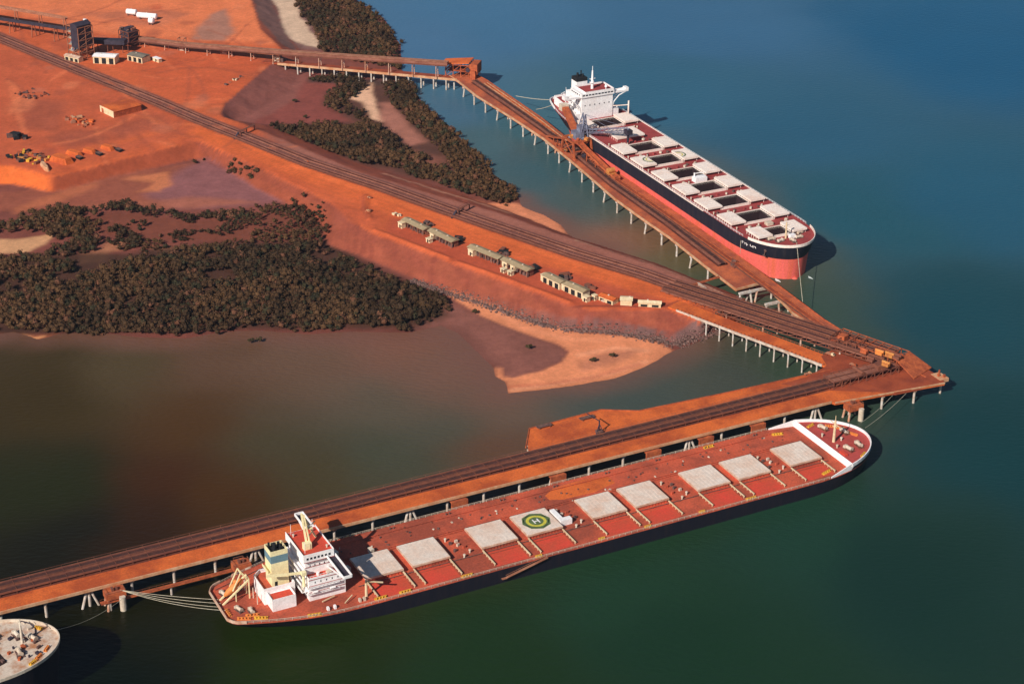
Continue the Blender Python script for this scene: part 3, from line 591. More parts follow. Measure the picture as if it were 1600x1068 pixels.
for px in (720, 875, 1025, 1108, 1190):     # fender frames between wharf and ship
    x, y = WA.px(px, 784 - (px - 720) * 0.249, 8.0); x = x
    f = MB().box(x - 4, x + 4, -2.6, -1.7, 1.5, 8.2)
    for k in (-3, 0, 3): f.bar((x + k, -0.2, 7.2), (x + k, -1.8, 5.0), 0.35)
    f.box(x - 4, x + 4, -1.7, -0.3, 7.5, 7.8); f.build('fender', M['ore_steel'], wa)
ZB = DZ + 1.5
for off, lb, x1 in ((12.6, 'ore conveyor on the near wharf, the line beside the truck lane', 420), (17.4, 'ore conveyor on the near wharf, the line along the rear edge', 428)):
    p0 = WA.wor(-88, off); p1 = WA.wor(x1, off + 0.6)
    conveyor([(*p0, ZB), (*p1, ZB)], 'wharf_conveyor', lb, 1.5, 3.6, ('belt', 'frame', 'gallery'), 'conveyors on the near wharf', walk=1)
# low catwalk under the wharf's front edge
cw = thing('catwalk', 'narrow rusty catwalk low beside the near wharf by the stern ropes', 'catwalk', (*WA.wor(34, -5), 4.6), WA.a)
MB().box(0, 62, -1.1, 1.1, -0.4, 0).build('deck', M['ore_steel'], cw)
k = MB().box(0, 62, -1.08, -1.0, 0.9, 1.0).box(0, 62, 1.0, 1.08, 0.9, 1.0)
for x in np.arange(0, 62.1, 3): k.box(x - 0.05, x + 0.05, -1.08, -1.0, 0, 0.9); k.box(x - 0.05, x + 0.05, 1.0, 1.08, 0, 0.9)
k.build('handrail', M['frame'], cw)
for x in (4, 30, 58): pile_mesh(x, 0, -7, -0.4, 0.5).build('pile', M['pile'], cw)

# ------------------------------------------------------------------ mooring dolphins
def dolphin(px, py, label, zt=8.0, sc=1.0):
    x, y = un(px, py, zt); t = thing('mooring_dolphin', label, 'dolphin', (x, y, 0), WA.a, 'mooring dolphins')
    MB().prism([(-4.2 * sc, -3.2 * sc), (4.2 * sc, -3.2 * sc), (4.2 * sc, 2 * sc), (2.4 * sc, 3.6 * sc), (-2.4 * sc, 3.6 * sc), (-4.2 * sc, 2 * sc)], zt - 2.6, zt).build('platform', M['ore_steel'], t)
    g = MB()
    for a, b_ in (((-4, -3), (4, -3)), ((4, -3), (4, 2)), ((-4, -3), (-4, 2)), ((-2.4, 3.4), (2.4, 3.4))):
        g.bar((a[0] * sc, a[1] * sc, zt + 1), (b_[0] * sc, b_[1] * sc, zt + 1), 0.12); g.bar((a[0] * sc, a[1] * sc, zt), (a[0] * sc, a[1] * sc, zt + 1), 0.12); g.bar((b_[0] * sc, b_[1] * sc, zt), (b_[0] * sc, b_[1] * sc, zt + 1), 0.12)
    g.build('handrail', M['frame_light'], t)
    MB().box(-1.2, -0.2, -1, 1, zt, zt + 1.3).box(0.6, 1.4, -0.8, 0.8, zt, zt + 1.1).build('mooring_hook', M['frame'], t)
    for a, b_ in ((-3, -2), (3, -2), (-3, 2), (3, 2)): pile_mesh(a * sc, b_ * sc, -3, zt - 2.5, 0.55, a * 0.35, b_ * 0.35).build('pile', M['pile_rust'], t)
    MB().tube((2.2 * sc, -4.2 * sc, -1), (2.2 * sc, -4.2 * sc, zt - 1.5), 1.35, n=12).build('fender_cylinder', M['offwhite'], t)
    return t
dolphin(178, 921, 'rusty mooring dolphin that holds the stern ropes, at the lower left')
dolphin(376, 878, 'rusty dolphin between the wharf and the stern of the near ship', 8.0, 0.9)
dolphin(1333, 630, 'orange stained dolphin off the bow of the near ship')

# ------------------------------------------------------------------ far wharf
wb = thing('far_wharf', 'ore stained wharf running beside the far bulk carrier to the corner', 'wharf', (SB.x, SB.y, 0), SB.a)
front = [(-226, -19.5), (-199, -16.3), (-112, -17.2), (-62, -20.6), (100, -21.3), (168, -22.8), (240, -26.2), (275, -24.5), (318, -18.5)]
backpx = [(1345, 545), (1290, 520), (1240, 490), (1192, 441), (1150, 452), (1100, 414), (1045, 370), (1000, 339), (960, 310), (905, 262), (850, 217), (800, 184), (745, 150), (716, 127), (702, 118)]
back = [SB.px(a, b_, DZ) for a, b_ in backpx]
MB().prism(front + back, DZ - 1.3, DZ + 0.02).build('deck', M['ore_deck3'], wb)
k = MB()
for a, b_ in zip(back[:-1], back[1:]): k.bar((*a, DZ - 0.2), (*b_, DZ - 0.2), 0.6, 1.3)
k.build('rear_kerb', M['kerb'], wb)
k = MB()
for a, b_ in zip(front[:-1], front[1:]): k.bar((*a, DZ), (*b_, DZ), 0.5, 0.8)
k.build('front_kerb', M['ore_steel'], wb)
bk = sorted(back); bx_, by_ = [p[0] for p in bk], [p[1] for p in bk]
def backy(x): return float(np.interp(x, bx_, by_))
def fronty(x): return float(np.interp(x, [p[0] for p in front], [p[1] for p in front]))
for i, x in enumerate(np.arange(-214, 228, 18.3)):
    yb = backy(x) + 0.6; yf = fronty(x) - 1.0
    MB().box(x - 0.9, x + 0.9, yb - 0.5, yf, DZ - 2.4, DZ - 1.3).build('crosshead', M['pile'], wb)
    pile_mesh(x, yb + 0.4, -3, DZ - 2.3, 0.62, -1.0 if i % 3 == 1 else 0, -0.8 if i % 3 == 1 else 0).build('pile', M['pile'], wb)
    pile_mesh(x, yf - 1.0, -3, DZ - 2.3, 0.6).build('pile', M['pile'], wb)
    pile_mesh(x + 0.4, (yb + yf) / 2, -3, DZ - 2.3, 0.6, 0, 1.5 if i % 2 else -1.5).build('pile', M['pile_rust'], wb)
for px, y0 in ((1168, 470), (1178, 470)): pass
x, y = SB.px(1172, 452, DZ - 1); MB().tube((x - 3.0, y - 1, -2), (x, y, DZ - 1.4), 0.6).tube((x + 3.4, y, -2), (x, y, DZ - 1.4), 0.6).build('raker_piles', M['pile'], wb)
k = MB(); k.ribbon([(*SB.px(a, b_, DZ), DZ) for a, b_ in [(742, 128), (800, 168), (850, 203), (900, 240), (960, 290), (1045, 350), (1130, 415)]], -3.4, 3.4, -0.2, 0.035); k.build('spillage', M['spill'], wb)
cv = [SB.px(a, b_, DZ) for a, b_ in [(742, 128), (800, 168), (850, 203), (900, 240), (960, 290), (1045, 350), (1130, 415)]]
path = [(*SB.wor(*p), DZ + 1.5) for p in cv]
conveyor(path, 'wharf_conveyor', 'ore conveyor running down the middle of the far wharf', 1.5, 3.6, ('belt', 'frame', 'gallery'), None, walk=-1)
path = [(*SB.wor(x, fronty(x) - 5.0), DZ + 1.2) for x in (-190, -140, -100, -60)]
conveyor(path, 'shuttle_conveyor', 'light orange conveyor frame on the far wharf behind the stern of the white ship', 1.2, 3.0, ('ore_deck', 'kerb', 'frame_light'), None, walk=1)
path = [(*SB.wor(x, fronty(x) - 7.5), DZ + 1.2) for x in (-10, 60, 130, 200, 250)]
conveyor(path, 'shuttle_conveyor', 'ore covered conveyor frame along the far wharf beside the hull', 1.2, 3.2, ('ore_deck2', 'ore_steel', 'frame'), None, walk=-1)

# conveyor causeway lines on land
zl = 10.0
LNZ = [un(a, b_, zl) for a, b_ in LINE]
def offset_path(P, o):
    out = []
    for i, p in enumerate(P):
        a = P[max(i - 1, 0)]; c = P[min(i + 1, len(P) - 1)]; L = math.dist(a, c); out.append((p[0] - (c[1] - a[1]) / L * o, p[1] + (c[0] - a[0]) / L * o))
    return out
ga, gb = un(1062, 449, 11), un(1345, 540, 12)
for o, lb in ((3.6, 'northern of the two long ore conveyors on the red causeway'), (-3.6, 'southern of the two long ore conveyors on the red causeway')):
    P = offset_path(LNZ, o); conveyor([(x, y, zl) for x, y in P], 'causeway_conveyor', lb, 1.8, 3.0, ('spill', 'gallery', 'frame'), 'conveyors on the causeway', walk=1 if o > 0 else -1)
# conveyor bridge from the causeway to the corner
g0 = Vector((*un(1046, 446, 9.6), 9.6)); g1 = Vector((*un(1392, 556, 14), 14)); gd = (g1 - g0); gl = math.hypot(gd.x, gd.y); ga_ = math.atan2(gd.y, gd.x)
gt = thing('conveyor_bridge', 'broad rusty conveyor bridge from the causeway end to the wharf corner', 'bridge', (g0.x, g0.y, 0), ga_)
def gz(x): return g0.z + (g1.z - g0.z) * x / gl
MB().ribbon([(0, 0, gz(0)), (gl, 0, gz(gl))], -8.0, 8.0, -0.7, -0.2).build('deck', M['gallery'], gt)
tr = MB()
for y in (-8.0, 8.0):
    for x in np.arange(0, gl - 5, 6.0):
        z0_, z1_ = gz(x), gz(x + 6); tr.bar((x, y, z0_ - 2.4), (x + 6, y, z1_ - 0.4), 0.3); tr.bar((x, y, z0_ - 2.4), (x, y, z0_), 0.3)
    tr.bar((0, y, gz(0) - 2.4), (gl, y, gz(gl) - 2.4), 0.4); tr.bar((0, y, gz(0) + 0.9), (gl, y, gz(gl) + 0.9), 0.15)
tr.build('truss', M['frame'], gt)
for x in (44, 68, 92, 116):
    for y in (-7, 7): pile_mesh(x, y, -3, gz(x) - 2.3, 0.5).build('pile', M['pile_rust'], gt)
for o, lb in ((-5.2, 'outer'), (0.0, 'middle'), (5.2, 'inner')):
    pa = (g0.x - math.sin(ga_) * o, g0.y + math.cos(ga_) * o, gz(0) + 1.0); pb = (g1.x - math.sin(ga_) * o, g1.y + math.cos(ga_) * o, gz(gl) + 1.0)
    conveyor([pa, pb], 'bridge_conveyor', {'outer': 'conveyor on the bridge to the corner, the line nearest the roadway', 'middle': 'conveyor on the bridge to the corner, middle line', 'inner': 'conveyor on the bridge to the corner, the line nearest the far berth'}[lb], 1.1, 2.8, ('belt', 'frame', 'gallery'), 'conveyors on the bridge', walk=1 if o >= 0 else -1)
# road trestle
r0 = Vector((*un(1066, 480, DZ), 0)); r1 = Vector((*un(1296, 566, DZ), 0)); rd = r1 - r0; rlen = rd.length; ra = math.atan2(rd.y, rd.x)
rt = thing('road_trestle', 'orange roadway on slim pale piles linking the causeway to the wharf corner', 'bridge', (r0.x, r0.y, 0), ra)
MB().box(-6, rlen + 1, -5.0, 5.6, DZ - 1.0, DZ + 0.006).build('deck', M['ore_deck'], rt)
MB().box(0, rlen - 1, -5.5, -5.0, DZ - 0.9, DZ + 0.5).build('kerb', M['concrete'], rt)
k = MB().box(0, rlen, 5.6, 5.8, DZ + 0.9, DZ + 1.0)
for x in np.arange(0, rlen, 2.5): k.box(x, x + 0.12, 5.6, 5.75, DZ, DZ + 0.95); k.box(x, x + 0.3, -4.9, -4.6, DZ, DZ + 1.3)
k.build('handrail', M['ore_steel'], rt)
for x in np.arange(20, rlen - 3, 8.9):
    MB().box(x - 0.5, x + 0.5, -4.8, 5, DZ - 1.8, DZ - 1.0).build('crosshead', M['pile'], rt)
    for y in (-4.3, 4.3): pile_mesh(x, y, -3, DZ - 1.7, 0.42).build('pile', M['pile'], rt)
# footbridge from the causeway to the far wharf
a, b_ = un(1072, 447, 9.5), un(1125, 431, 9.5); h = math.atan2(b_[1] - a[1], b_[0] - a[0]); L = math.dist(a, b_)
fb = thing('footbridge', 'thin brown footbridge crossing from the causeway to the far wharf', 'footbridge', (*a, 9.3), h)
MB().box(0, L, -1, 1, -0.3, 0).build('deck', M['ore_steel'], fb)
k = MB().box(0, L, -1, -0.92, 1.0, 1.1).box(0, L, 0.92, 1, 1.0, 1.1)
for x in np.arange(0, L, 3): k.box(x, x + 0.1, -1, -0.92, 0, 1); k.box(x, x + 0.1, 0.92, 1, 0, 1)
k.build('handrail', M['frame'], fb)
# pale pipe lengths at the causeway edge
for n_, (p, q) in enumerate([((1090, 443), (1102, 451)), ((1104, 453), (1123, 462))]):
    a, b_ = un(*p, 8.6), un(*q, 8.6); h = math.atan2(b_[1] - a[1], b_[0] - a[0]); L = math.dist(a, b_)
    o = MB().box(0, L, -0.9, 0.9, 0, 0.9).box(0.4, L - 0.4, -0.6, 0.6, 0.9, 1.3).build('concrete_barrier', M['concrete']); o.location = (*a, 8.2); o.rotation_euler = (0, 0, h)
    tag(o, ['pale concrete barrier by the footbridge, upper one', 'pale concrete barrier by the footbridge, lower and longer one'][n_], 'barrier')

# ------------------------------------------------------------------ north trestle
n0 = Vector((*un(436, 97, DZ), 0)); n1v = Vector((*un(716, 122, DZ), 0)); nd = n1v - n0; nl = nd.length; na = math.atan2(nd.y, nd.x)
nt_ = thing('north_trestle', 'long low roadway trestle on pale piles reaching from the red yard to the far wharf', 'bridge', (n0.x, n0.y, 0), na)
MB().box(-12, nl + 3, -3.2, 4.2, DZ - 1.0, DZ).build('deck', M['ore_deck2'], nt_)
MB().box(0, nl, -3.7, -3.2, DZ - 1.2, DZ + 0.5).build('kerb', M['kerb'], nt_)
for x in np.arange(6, nl, nl / 14.5):
    MB().box(x - 0.5, x + 0.5, -3.4, 4, DZ - 2.2, DZ - 1.0).build('crosshead', M['pile'], nt_)
    for y in (-2.8, 3.4): pile_mesh(x, y, -3, DZ - 2.1, 0.6).build('pile', M['pile'], nt_)
# raised gallery beside it
c0 = Vector((*un(215, 63, 12), 12)); c1 = Vector((*un(285, 72, 13), 13)); c2 = Vector((*un(440, 84, 16), 16)); c3 = Vector((*un(700, 102, 19), 19)); c4 = Vector((*un(745, 101, 19), 19))
gpts = [c0, c1, c2, c3]
cg = thing('conveyor_gallery', 'long raised conveyor gallery from the dark plant to the orange transfer house', 'conveyor', (0, 0, 0))
MB().ribbon(gpts, -2.0, 2.0, 0.0, 2.4).build('gallery_housing', M['gallery'], cg)
MB().ribbon(gpts, -2.4, 2.4, 2.4, 2.7).build('roof', M['frame_light'], cg)
MB().ribbon(gpts, -3.4, -2.0, -0.1, 0.1).ribbon(gpts, -3.4, -3.3, 1.0, 1.1).build('walkway', M['frame'], cg)
for p, h in samples(gpts, 18.0, 8):
    k = MB()
    zg = DZ if p.x > n0.x else 8.0
    for s in (-1, 1):
        nx_, ny_ = -math.sin(h) * s * 2.2, math.cos(h) * s * 2.2; k.bar((p.x + nx_ * 1.2, p.y + ny_ * 1.2, zg - 0.6), (p.x + nx_, p.y + ny_, p.z), 0.45)
    k.bar((p.x - math.sin(h) * 2.4, p.y + math.cos(h) * 2.4, (zg + p.z) / 2), (p.x + math.sin(h) * 2.4, p.y - math.cos(h) * 2.4, (zg + p.z) / 2), 0.3); k.build('support_frame', M['pile_rust'], cg)

# ------------------------------------------------------------------ transfer houses and drives
def frame_tower(t, x0, x1, y0, y1, z0, z1, floors, matk, nx_=3, ny_=2, w=0.35, braces=True, name='steel_frame'):
    k = MB(); xs_ = np.linspace(x0, x1, nx_); ys_ = np.linspace(y0, y1, ny_); zs_ = np.linspace(z0, z1, floors + 1)
    for x in xs_:
        for y in ys_: k.bar((x, y, z0), (x, y, z1), w)
    for z in zs_[1:]:
        for y in ys_: k.bar((x0, y, z), (x1, y, z), w)
        for x in xs_: k.bar((x, y0, z), (x, y1, z), w)
    if braces:
        for a, b_ in zip(zs_[:-1], zs_[1:]):
            for y in (y0, y1):
                for i in range(nx_ - 1): k.bar((xs_[i], y, a), (xs_[i + 1], y, b_), w * 0.6)
            for x in (x0, x1): k.bar((x, y0, a), (x, y1, b_), w * 0.6)
    return k.build(name, M[matk], t)
# orange transfer house at the north corner
x, y = un(728, 118, DZ)
th = thing('transfer_house', 'orange stained conveyor transfer house at the far end of the raised gallery', 'transfer house', (x, y, DZ), na)
frame_tower(th, -14, 9, -5, 6, 0, 9, 2, 'ore_steel', 5, 2, 0.5)
k = MB(); k.add([(-17, -5.5, 9.4), (-17, 6.5, 9.4), (4, 7.5, 11.6), (4, -6.5, 11.6), (-17, -5.5, 8.8), (-17, 6.5, 8.8), (4, 7.5, 11.0), (4, -6.5, 11.0)], [(0, 3, 2, 1), (4, 5, 6, 7), (0, 1, 5, 4), (1, 2, 6, 5), (2, 3, 7, 6), (3, 0, 4, 7)])
k.build('roof', M['ore_deck'], th)
MB().box(4, 10, -5.5, 6.5, 3, 10.4).box(5, 9, -7.5, -5.5, 0, 6).build('chute_housing', M['ore_steel'], th)
MB().tube((3, -6, 6), (3, 7, 6), 1.6, n=12).tube((-6, -3, 4.5), (-6, 4, 4.5), 1.2, n=12).build('drive_pulley', M['dark_steel'], th)
MB().box(-12, 3, -4.5, -1, 4.4, 4.8).box(-12, 3, 0, 5, 4.4, 4.8).build('floor', M['ore_deck2'], th)
# drive tower on wharf corner
def mech(t, n, x0, x1, y0, y1, z0, mats, big=1.0):
    for i in range(n):
        k = MB(); x, y = random.uniform(x0, x1), random.uniform(y0, y1); s = random.uniform(0.7, 1.6) * big; r = random.choice((0, 0.3, math.pi / 2))
        k.cbox(x, y, z0 + s * 0.5, s * 1.8, s * 1.1, s, r); k.tube((x, y, z0 + s * 1.1), (x + s, y + s * 0.3, z0 + s * 1.1), s * 0.42); k.bar((x - s, y, z0), (x - s, y, z0 + s * 1.8), 0.2)
        k.build('machinery', M[random.choice(mats)], t)
ct = thing('drive_station', 'rusty steel frame of the conveyor drive station at the wharf corner', 'drive station', (*un(1372, 560, DZ), DZ), ga_)
frame_tower(ct, -26, 14, -6, 7, 0, 6.2, 2, 'ore_steel', 9, 3, 0.32)
MB().box(-26, 6, -6, 7, 3.0, 3.2).build('floor', M['ore_deck2'], ct)
for px, py, m_, s in ((1374, 554, 'orange', 1.6), (1390, 558, 'yellow_steel', 1.7), (1384, 572, 'yellow_steel', 1.5), (1400, 560, 'frame', 2.0), (1360, 565, 'frame', 1.4), (1350, 552, 'ore_steel', 1.5)):
    c = un(px, py, DZ + 6); dx, dy = c[0] - ct.location.x, c[1] - ct.location.y; lx = dx * math.cos(ga_) + dy * math.sin(ga_); ly = -dx * math.sin(ga_) + dy * math.cos(ga_)
    MB().cbox(lx, ly, 7.1, 2.4 * s, 1.6 * s, 1.6).tube((lx - 1.5 * s, ly, 8.2), (lx + 1.5 * s, ly, 8.2), 0.7, n=10).build('motor', M[m_], ct)
MB().add([(14, -6, 6.2), (14, 7, 6.2), (26, 9, 0.6), (26, -8, 0.6), (14, -6, 5.6), (14, 7, 5.6), (26, 9, 0.1), (26, -8, 0.1)], [(0, 3, 2, 1), (4, 5, 6, 7), (0, 1, 5, 4), (1, 2, 6, 5), (2, 3, 7, 6), (3, 0, 4, 7)]).build('apron', M['ore_steel'], ct)
ct2 = thing('transfer_station', 'smaller rusty steel transfer frame where the bridge meets the corner deck', 'transfer station', (*un(1318, 546, DZ), DZ), ga_)
frame_tower(ct2, -6, 10, -5, 5, 0, 7.5, 2, 'frame', 4, 2, 0.35)
MB().box(-6, 10, -5, 5, 5.0, 5.2).build('floor', M['ore_deck2'], ct2); MB().box(-3, 1, -2, 2, 5.2, 8.2).build('chute', M['ore_steel'], ct2)
ct3 = thing('conveyor_tail_frame', 'brown lattice frame over the conveyors at the root of the near wharf', 'steel frame', (*un(1335, 592, DZ), DZ), WA.a)
frame_tower(ct3, -16, 24, -4.5, 4.5, 0, 4.0, 1, 'frame', 9, 3, 0.3); MB().box(-16, 24, -4.4, 4.4, 3.2, 3.35).build('floor', M['gallery'], ct3)
MB().box(12, 20, -3, 3, 3.35, 5.6).tube((2, -4, 4.4), (2, 4, 4.4), 1.0, n=10).build('drive', M['frame'], ct3)
tipx = thing('bollard_platform', 'pale bollard platform on the very tip of the wharf corner', 'platform', (*WA.wor(468, -1), DZ), WA.a)
MB().box(-2.5, 3, -4.5, 3, -1.6, 0.3).build('platform', M['kerb'], tipx); MB().box(-1, 0, -1, 0, 0.3, 1.6).box(1, 2, -3, -2, 0.3, 1.6).box(1, 1.6, 1, 1.6, 0.3, 2.6).build('bollard', M['ore_steel'], tipx)
MB().tube((0.5, -2, -11), (0.5, -2, -1.5), 0.6).build('pile', M['pile'], tipx)
# small objects on decks
def site_truck(px, py, z, rz, label, body='white', s=1.0):
    t = thing('work_truck', label, 'truck', (*un(px, py, z), z), rz, 'work trucks')
    MB().prism([(-3.2 * s, -1.1 * s), (1.0 * s, -1.1 * s), (1.0 * s, 1.1 * s), (-3.2 * s, 1.1 * s)], 0.8 * s, 1.3 * s).box(-3.2 * s, -3.1 * s, -1.1 * s, 1.1 * s, 1.3 * s, 1.8 * s).box(-3.2 * s, 1 * s, -1.1 * s, -1.02 * s, 1.3 * s, 1.7 * s).box(-3.2 * s, 1 * s, 1.02 * s, 1.1 * s, 1.3 * s, 1.7 * s).build('tray', M['frame_light'], t)
    c = MB(); c.add([(1.1 * s, -1.05 * s, 0.6 * s), (3.4 * s, -1.05 * s, 0.6 * s), (3.4 * s, 1.05 * s, 0.6 * s), (1.1 * s, 1.05 * s, 0.6 * s), (1.1 * s, -0.95 * s, 2.4 * s), (2.5 * s, -0.95 * s, 2.4 * s), (2.5 * s, 0.95 * s, 2.4 * s), (1.1 * s, 0.95 * s, 2.4 * s), (3.4 * s, -1.05 * s, 1.5 * s), (3.4 * s, 1.05 * s, 1.5 * s)],
        [(3, 2, 1, 0), (4, 5, 6, 7), (0, 1, 8, 5, 4), (7, 6, 9, 2, 3), (0, 4, 7, 3), (5, 8, 9, 6), (1, 2, 9, 8)]); c.build('cab', M[body], t)
    MB().add([(3.32 * s, -0.9 * s, 1.62 * s), (3.32 * s, 0.9 * s, 1.62 * s), (2.62 * s, 0.85 * s, 2.3 * s), (2.62 * s, -0.85 * s, 2.3 * s)], [(0, 1, 2, 3)]).build('windscreen', M['glass'], t)
    for x in (-2.2, 2.3):
        for y in (-1.05, 1.05): MB().tube((x * s, y * s - 0.12, 0.45 * s), (x * s, y * s + 0.12, 0.45 * s), 0.45 * s, n=10).build('wheel', M['soot'], t)
    return t
site_truck(1297, 555, DZ + 0.03, ra, 'small bright cream truck parked on the red deck at the wharf corner', 'cabin', 0.75)
site_truck(1333, 571, DZ + 0.03, ra, 'dusty truck beside the dark edge of the drive station', 'ore_steel', 0.6)
site_truck(1262, 571 + 14, DZ + 0.03, WA.a, 'dusty truck at the inner notch of the wharf corner', 'kerb', 0.6)
site_truck(1176, 424 + 9, DZ + 0.03, SB.a, 'dusty truck on the bulge of the far wharf by the bow', 'ore_steel', 0.6)
# winch clutter on far wharf bulge
wq = thing('winch_skid', 'heap of rusty winch gear on the far wharf abreast of the bow', 'winch', (*un(1152, 416, DZ), DZ + 0.02), SB.a); mech(wq, 6, -5, 5, -3, 3, 0, ['frame', 'ore_steel', 'clutter'])
wq = thing('derrick', 'thin dark derrick on the widened deck of the near wharf', 'derrick', (*un(936, 676, DZ), DZ), 0.4)
MB().bar((0, 0, 0), (0, 0, 7), 0.5).bar((-2, -1, 0), (0, 0, 5), 0.3).bar((2, -1, 0), (0, 0, 5), 0.3).build('mast', M['dark_steel'], wq); MB().bar((0, 0, 6.5), (-4, 6, 8.5), 0.35).build('jib', M['dark_steel'], wq); MB().box(-1.5, 1.5, -1.2, 1.2, 0, 1.4).build('base', M['clutter'], wq)
for px, py, lb in ((917, 654, 'rusty pipe rack near the rear edge of the widened wharf deck'), (850, 667, 'rusty pipe rack by the end of the widened wharf deck')):
    wq = thing('pipe_rack', lb, 'rack', (*un(px, py, DZ), DZ + 0.012), WA.a)
    k = MB()
    for i in range(5): k.tube((-4, -1 + i * 0.5, 0.9), (4, -1 + i * 0.5, 0.9), 0.2)
    k.build('pipes', M['clutter'], wq); MB().box(-3, -2.6, -1.4, 1.4, 0, 0.7).box(2.6, 3, -1.4, 1.4, 0, 0.7).build('stand', M['frame'], wq)

# ------------------------------------------------------------------ ships
def hull_outline(x0, x1, hb, bow, stern, tr, n=16, pw=2.2, mid=0.0):
    """half breadths: list of (x, y>0) from stern to bow tip"""
    pts = [(x0, tr * 0.8), (x0 + 1.5, tr)]
    for i in range(1, n):
        t = i / n; pts.append((x0 + stern * t, tr + (hb - tr) * math.sin(t * math.pi / 2) ** 0.9))
    pts.append((x0 + stern, hb)); xm = x1 - bow
    for k in range(1, 6): pts.append((x0 + stern + (xm - x0 - stern) * k / 6, hb))
    for i in range(0, n + 1):
        t = math.sin(i / n * math.pi / 2); pts.append((xm + bow * t, hb * max(0.0, 1 - t ** pw) ** (1 / 1.9)))
    return pts
def closed(h, cy): return [(x, cy - y) for x, y in h] + [(x, cy + y) for x, y in h[::-1] if y > 1e-6]
def loft(levels):
    """levels: list of (outline, z) with equal point counts"""
    m = MB(); n = len(levels[0][0]); vs = []
    for o, z in levels: vs += [(x, y, z) for x, y in o]
    fs = [(l * n + i, l * n + (i + 1) % n, (l + 1) * n + (i + 1) % n, (l + 1) * n + i) for l in range(len(levels) - 1) for i in range(n)]
    return m.add(vs, fs)
def fit(h_deck, h_low, k): return [((1 - k) * a[0] + k * b[0], (1 - k) * a[1] + k * b[1]) for a, b in zip(h_deck, h_low)]
def hb_at(h, x):
    for (a, y0), (b, y1) in zip(h[:-1], h[1:]):
        if a <= x <= b and b > a: return y0 + (y1 - y0) * (x - a) / (b - a)
    return 0.0
def edge_strip(h, cy, x_from, x_to, z0, z1, w, side=0):
    """thin wall along the deck edge"""
    m = MB()
    for s in ((-1, 1) if side == 0 else (side,)):
        P = [(x, cy + s * y, 0.0) for x, y in h if x_from - 1e-6 <= x <= x_to + 1e-6]
        if len(P) > 1: m.ribbon(P, -w / 2, w / 2, z0, z1)
    return m
def rails(h, cy, x_from, x_to, z, side, inset=0.3, step=3.0):
    m = MB(); P = [(x, cy + side * (hb_at(h, x) - inset), z) for x in np.arange(x_from, x_to, step)]
    for p in P: m.bar(p, (p[0], p[1], z + 1.15), 0.12)
    m.ribbon(P, -0.06, 0.06, 1.05, 1.17); m.ribbon(P, -0.05, 0.05, 0.5, 0.58); return m
def windows(t, n, p0, p1, z0, z1, nrm, gap=0.55, depth=0.05):
    """a row of panes on a vertical face from p0 to p1, each its own part; nrm = outward normal"""
    d = Vector((p1[0] - p0[0], p1[1] - p0[1])); L = d.length; d /= L; w = L / n * gap
    for i in range(n):
        c = Vector(p0) + d * L * (i + 0.5) / n; a = c - d * w / 2; b_ = c + d * w / 2; o = Vector(nrm) * depth
        MB().add([(a.x, a.y, z0), (b_.x, b_.y, z0), (b_.x, b_.y, z1), (a.x, a.y, z1), (a.x + o.x, a.y + o.y, z0), (b_.x + o.x, b_.y + o.y, z0), (b_.x + o.x, b_.y + o.y, z1), (a.x + o.x, a.y + o.y, z1)],
                 [(4, 5, 6, 7), (0, 1, 5, 4), (3, 2, 6, 7), (0, 4, 7, 3), (1, 5, 6, 2)]).build('window', M['glass'], t)
def winch(t, x, y, z, rot=0.0, m1='offwhite', m2='clutter', s=1.0):
    c, n = math.cos(rot), math.sin(rot); f = lambda a, b, zz: (x + (a * c - b * n) * s, y + (a * n + b * c) * s, z + zz * s)
    k = MB().tube(f(0, -1.6, 1.0), f(0, 1.6, 1.0), 0.85 * s, n=10).tube(f(0, -1.75, 1.0), f(0, -1.6, 1.0), 1.15 * s, n=10).tube(f(0, 1.6, 1.0), f(0, 1.75, 1.0), 1.15 * s, n=10)
    k.cbox(*f(0, 2.5, 0.7), 1.8 * s, 1.2 * s, 1.4 * s, rot); w = k.build('winch', M[m1], t)
    MB().cbox(*f(0, 0, 0.12), 2.8 * s, 5.6 * s, 0.24, rot).cbox(*f(-1.2, -2.4, 0.6), 1.0 * s, 0.9 * s, 0.9 * s, rot).build('winch_bed', M[m2], w)
def fairlead(t, x, y, z, rot=0.0, L=5.0, m1='yellow'):
    c, n = math.cos(rot), math.sin(rot); k = MB(); f = lambda a, b: (x + a * c - b * n, y + a * n + b * c)
    k.cbox(*f(0, 0), z + 0.12, L, 1.3, 0.24, rot); k.cbox(*f(0, 0.5), z + 0.5, L, 0.22, 0.7, rot)
    for a in (-L * 0.36, -L * 0.12, L * 0.12, L * 0.36): p = f(a, -0.1); k.tube((*p, z + 0.2), (*p, z + 1.0), 0.3, n=8)
    k.build('roller_fairlead', M[m1], t)
def vents(t, pts, z, mk='offwhite', r=0.4, h=1.4):
    for x, y in pts: MB().tube((x, y, z), (x, y, z + h), r, n=8).tube((x, y, z + h), (x, y, z + h + 0.35), r * 1.6, r * 1.3, 8).build('vent', M[mk], t)

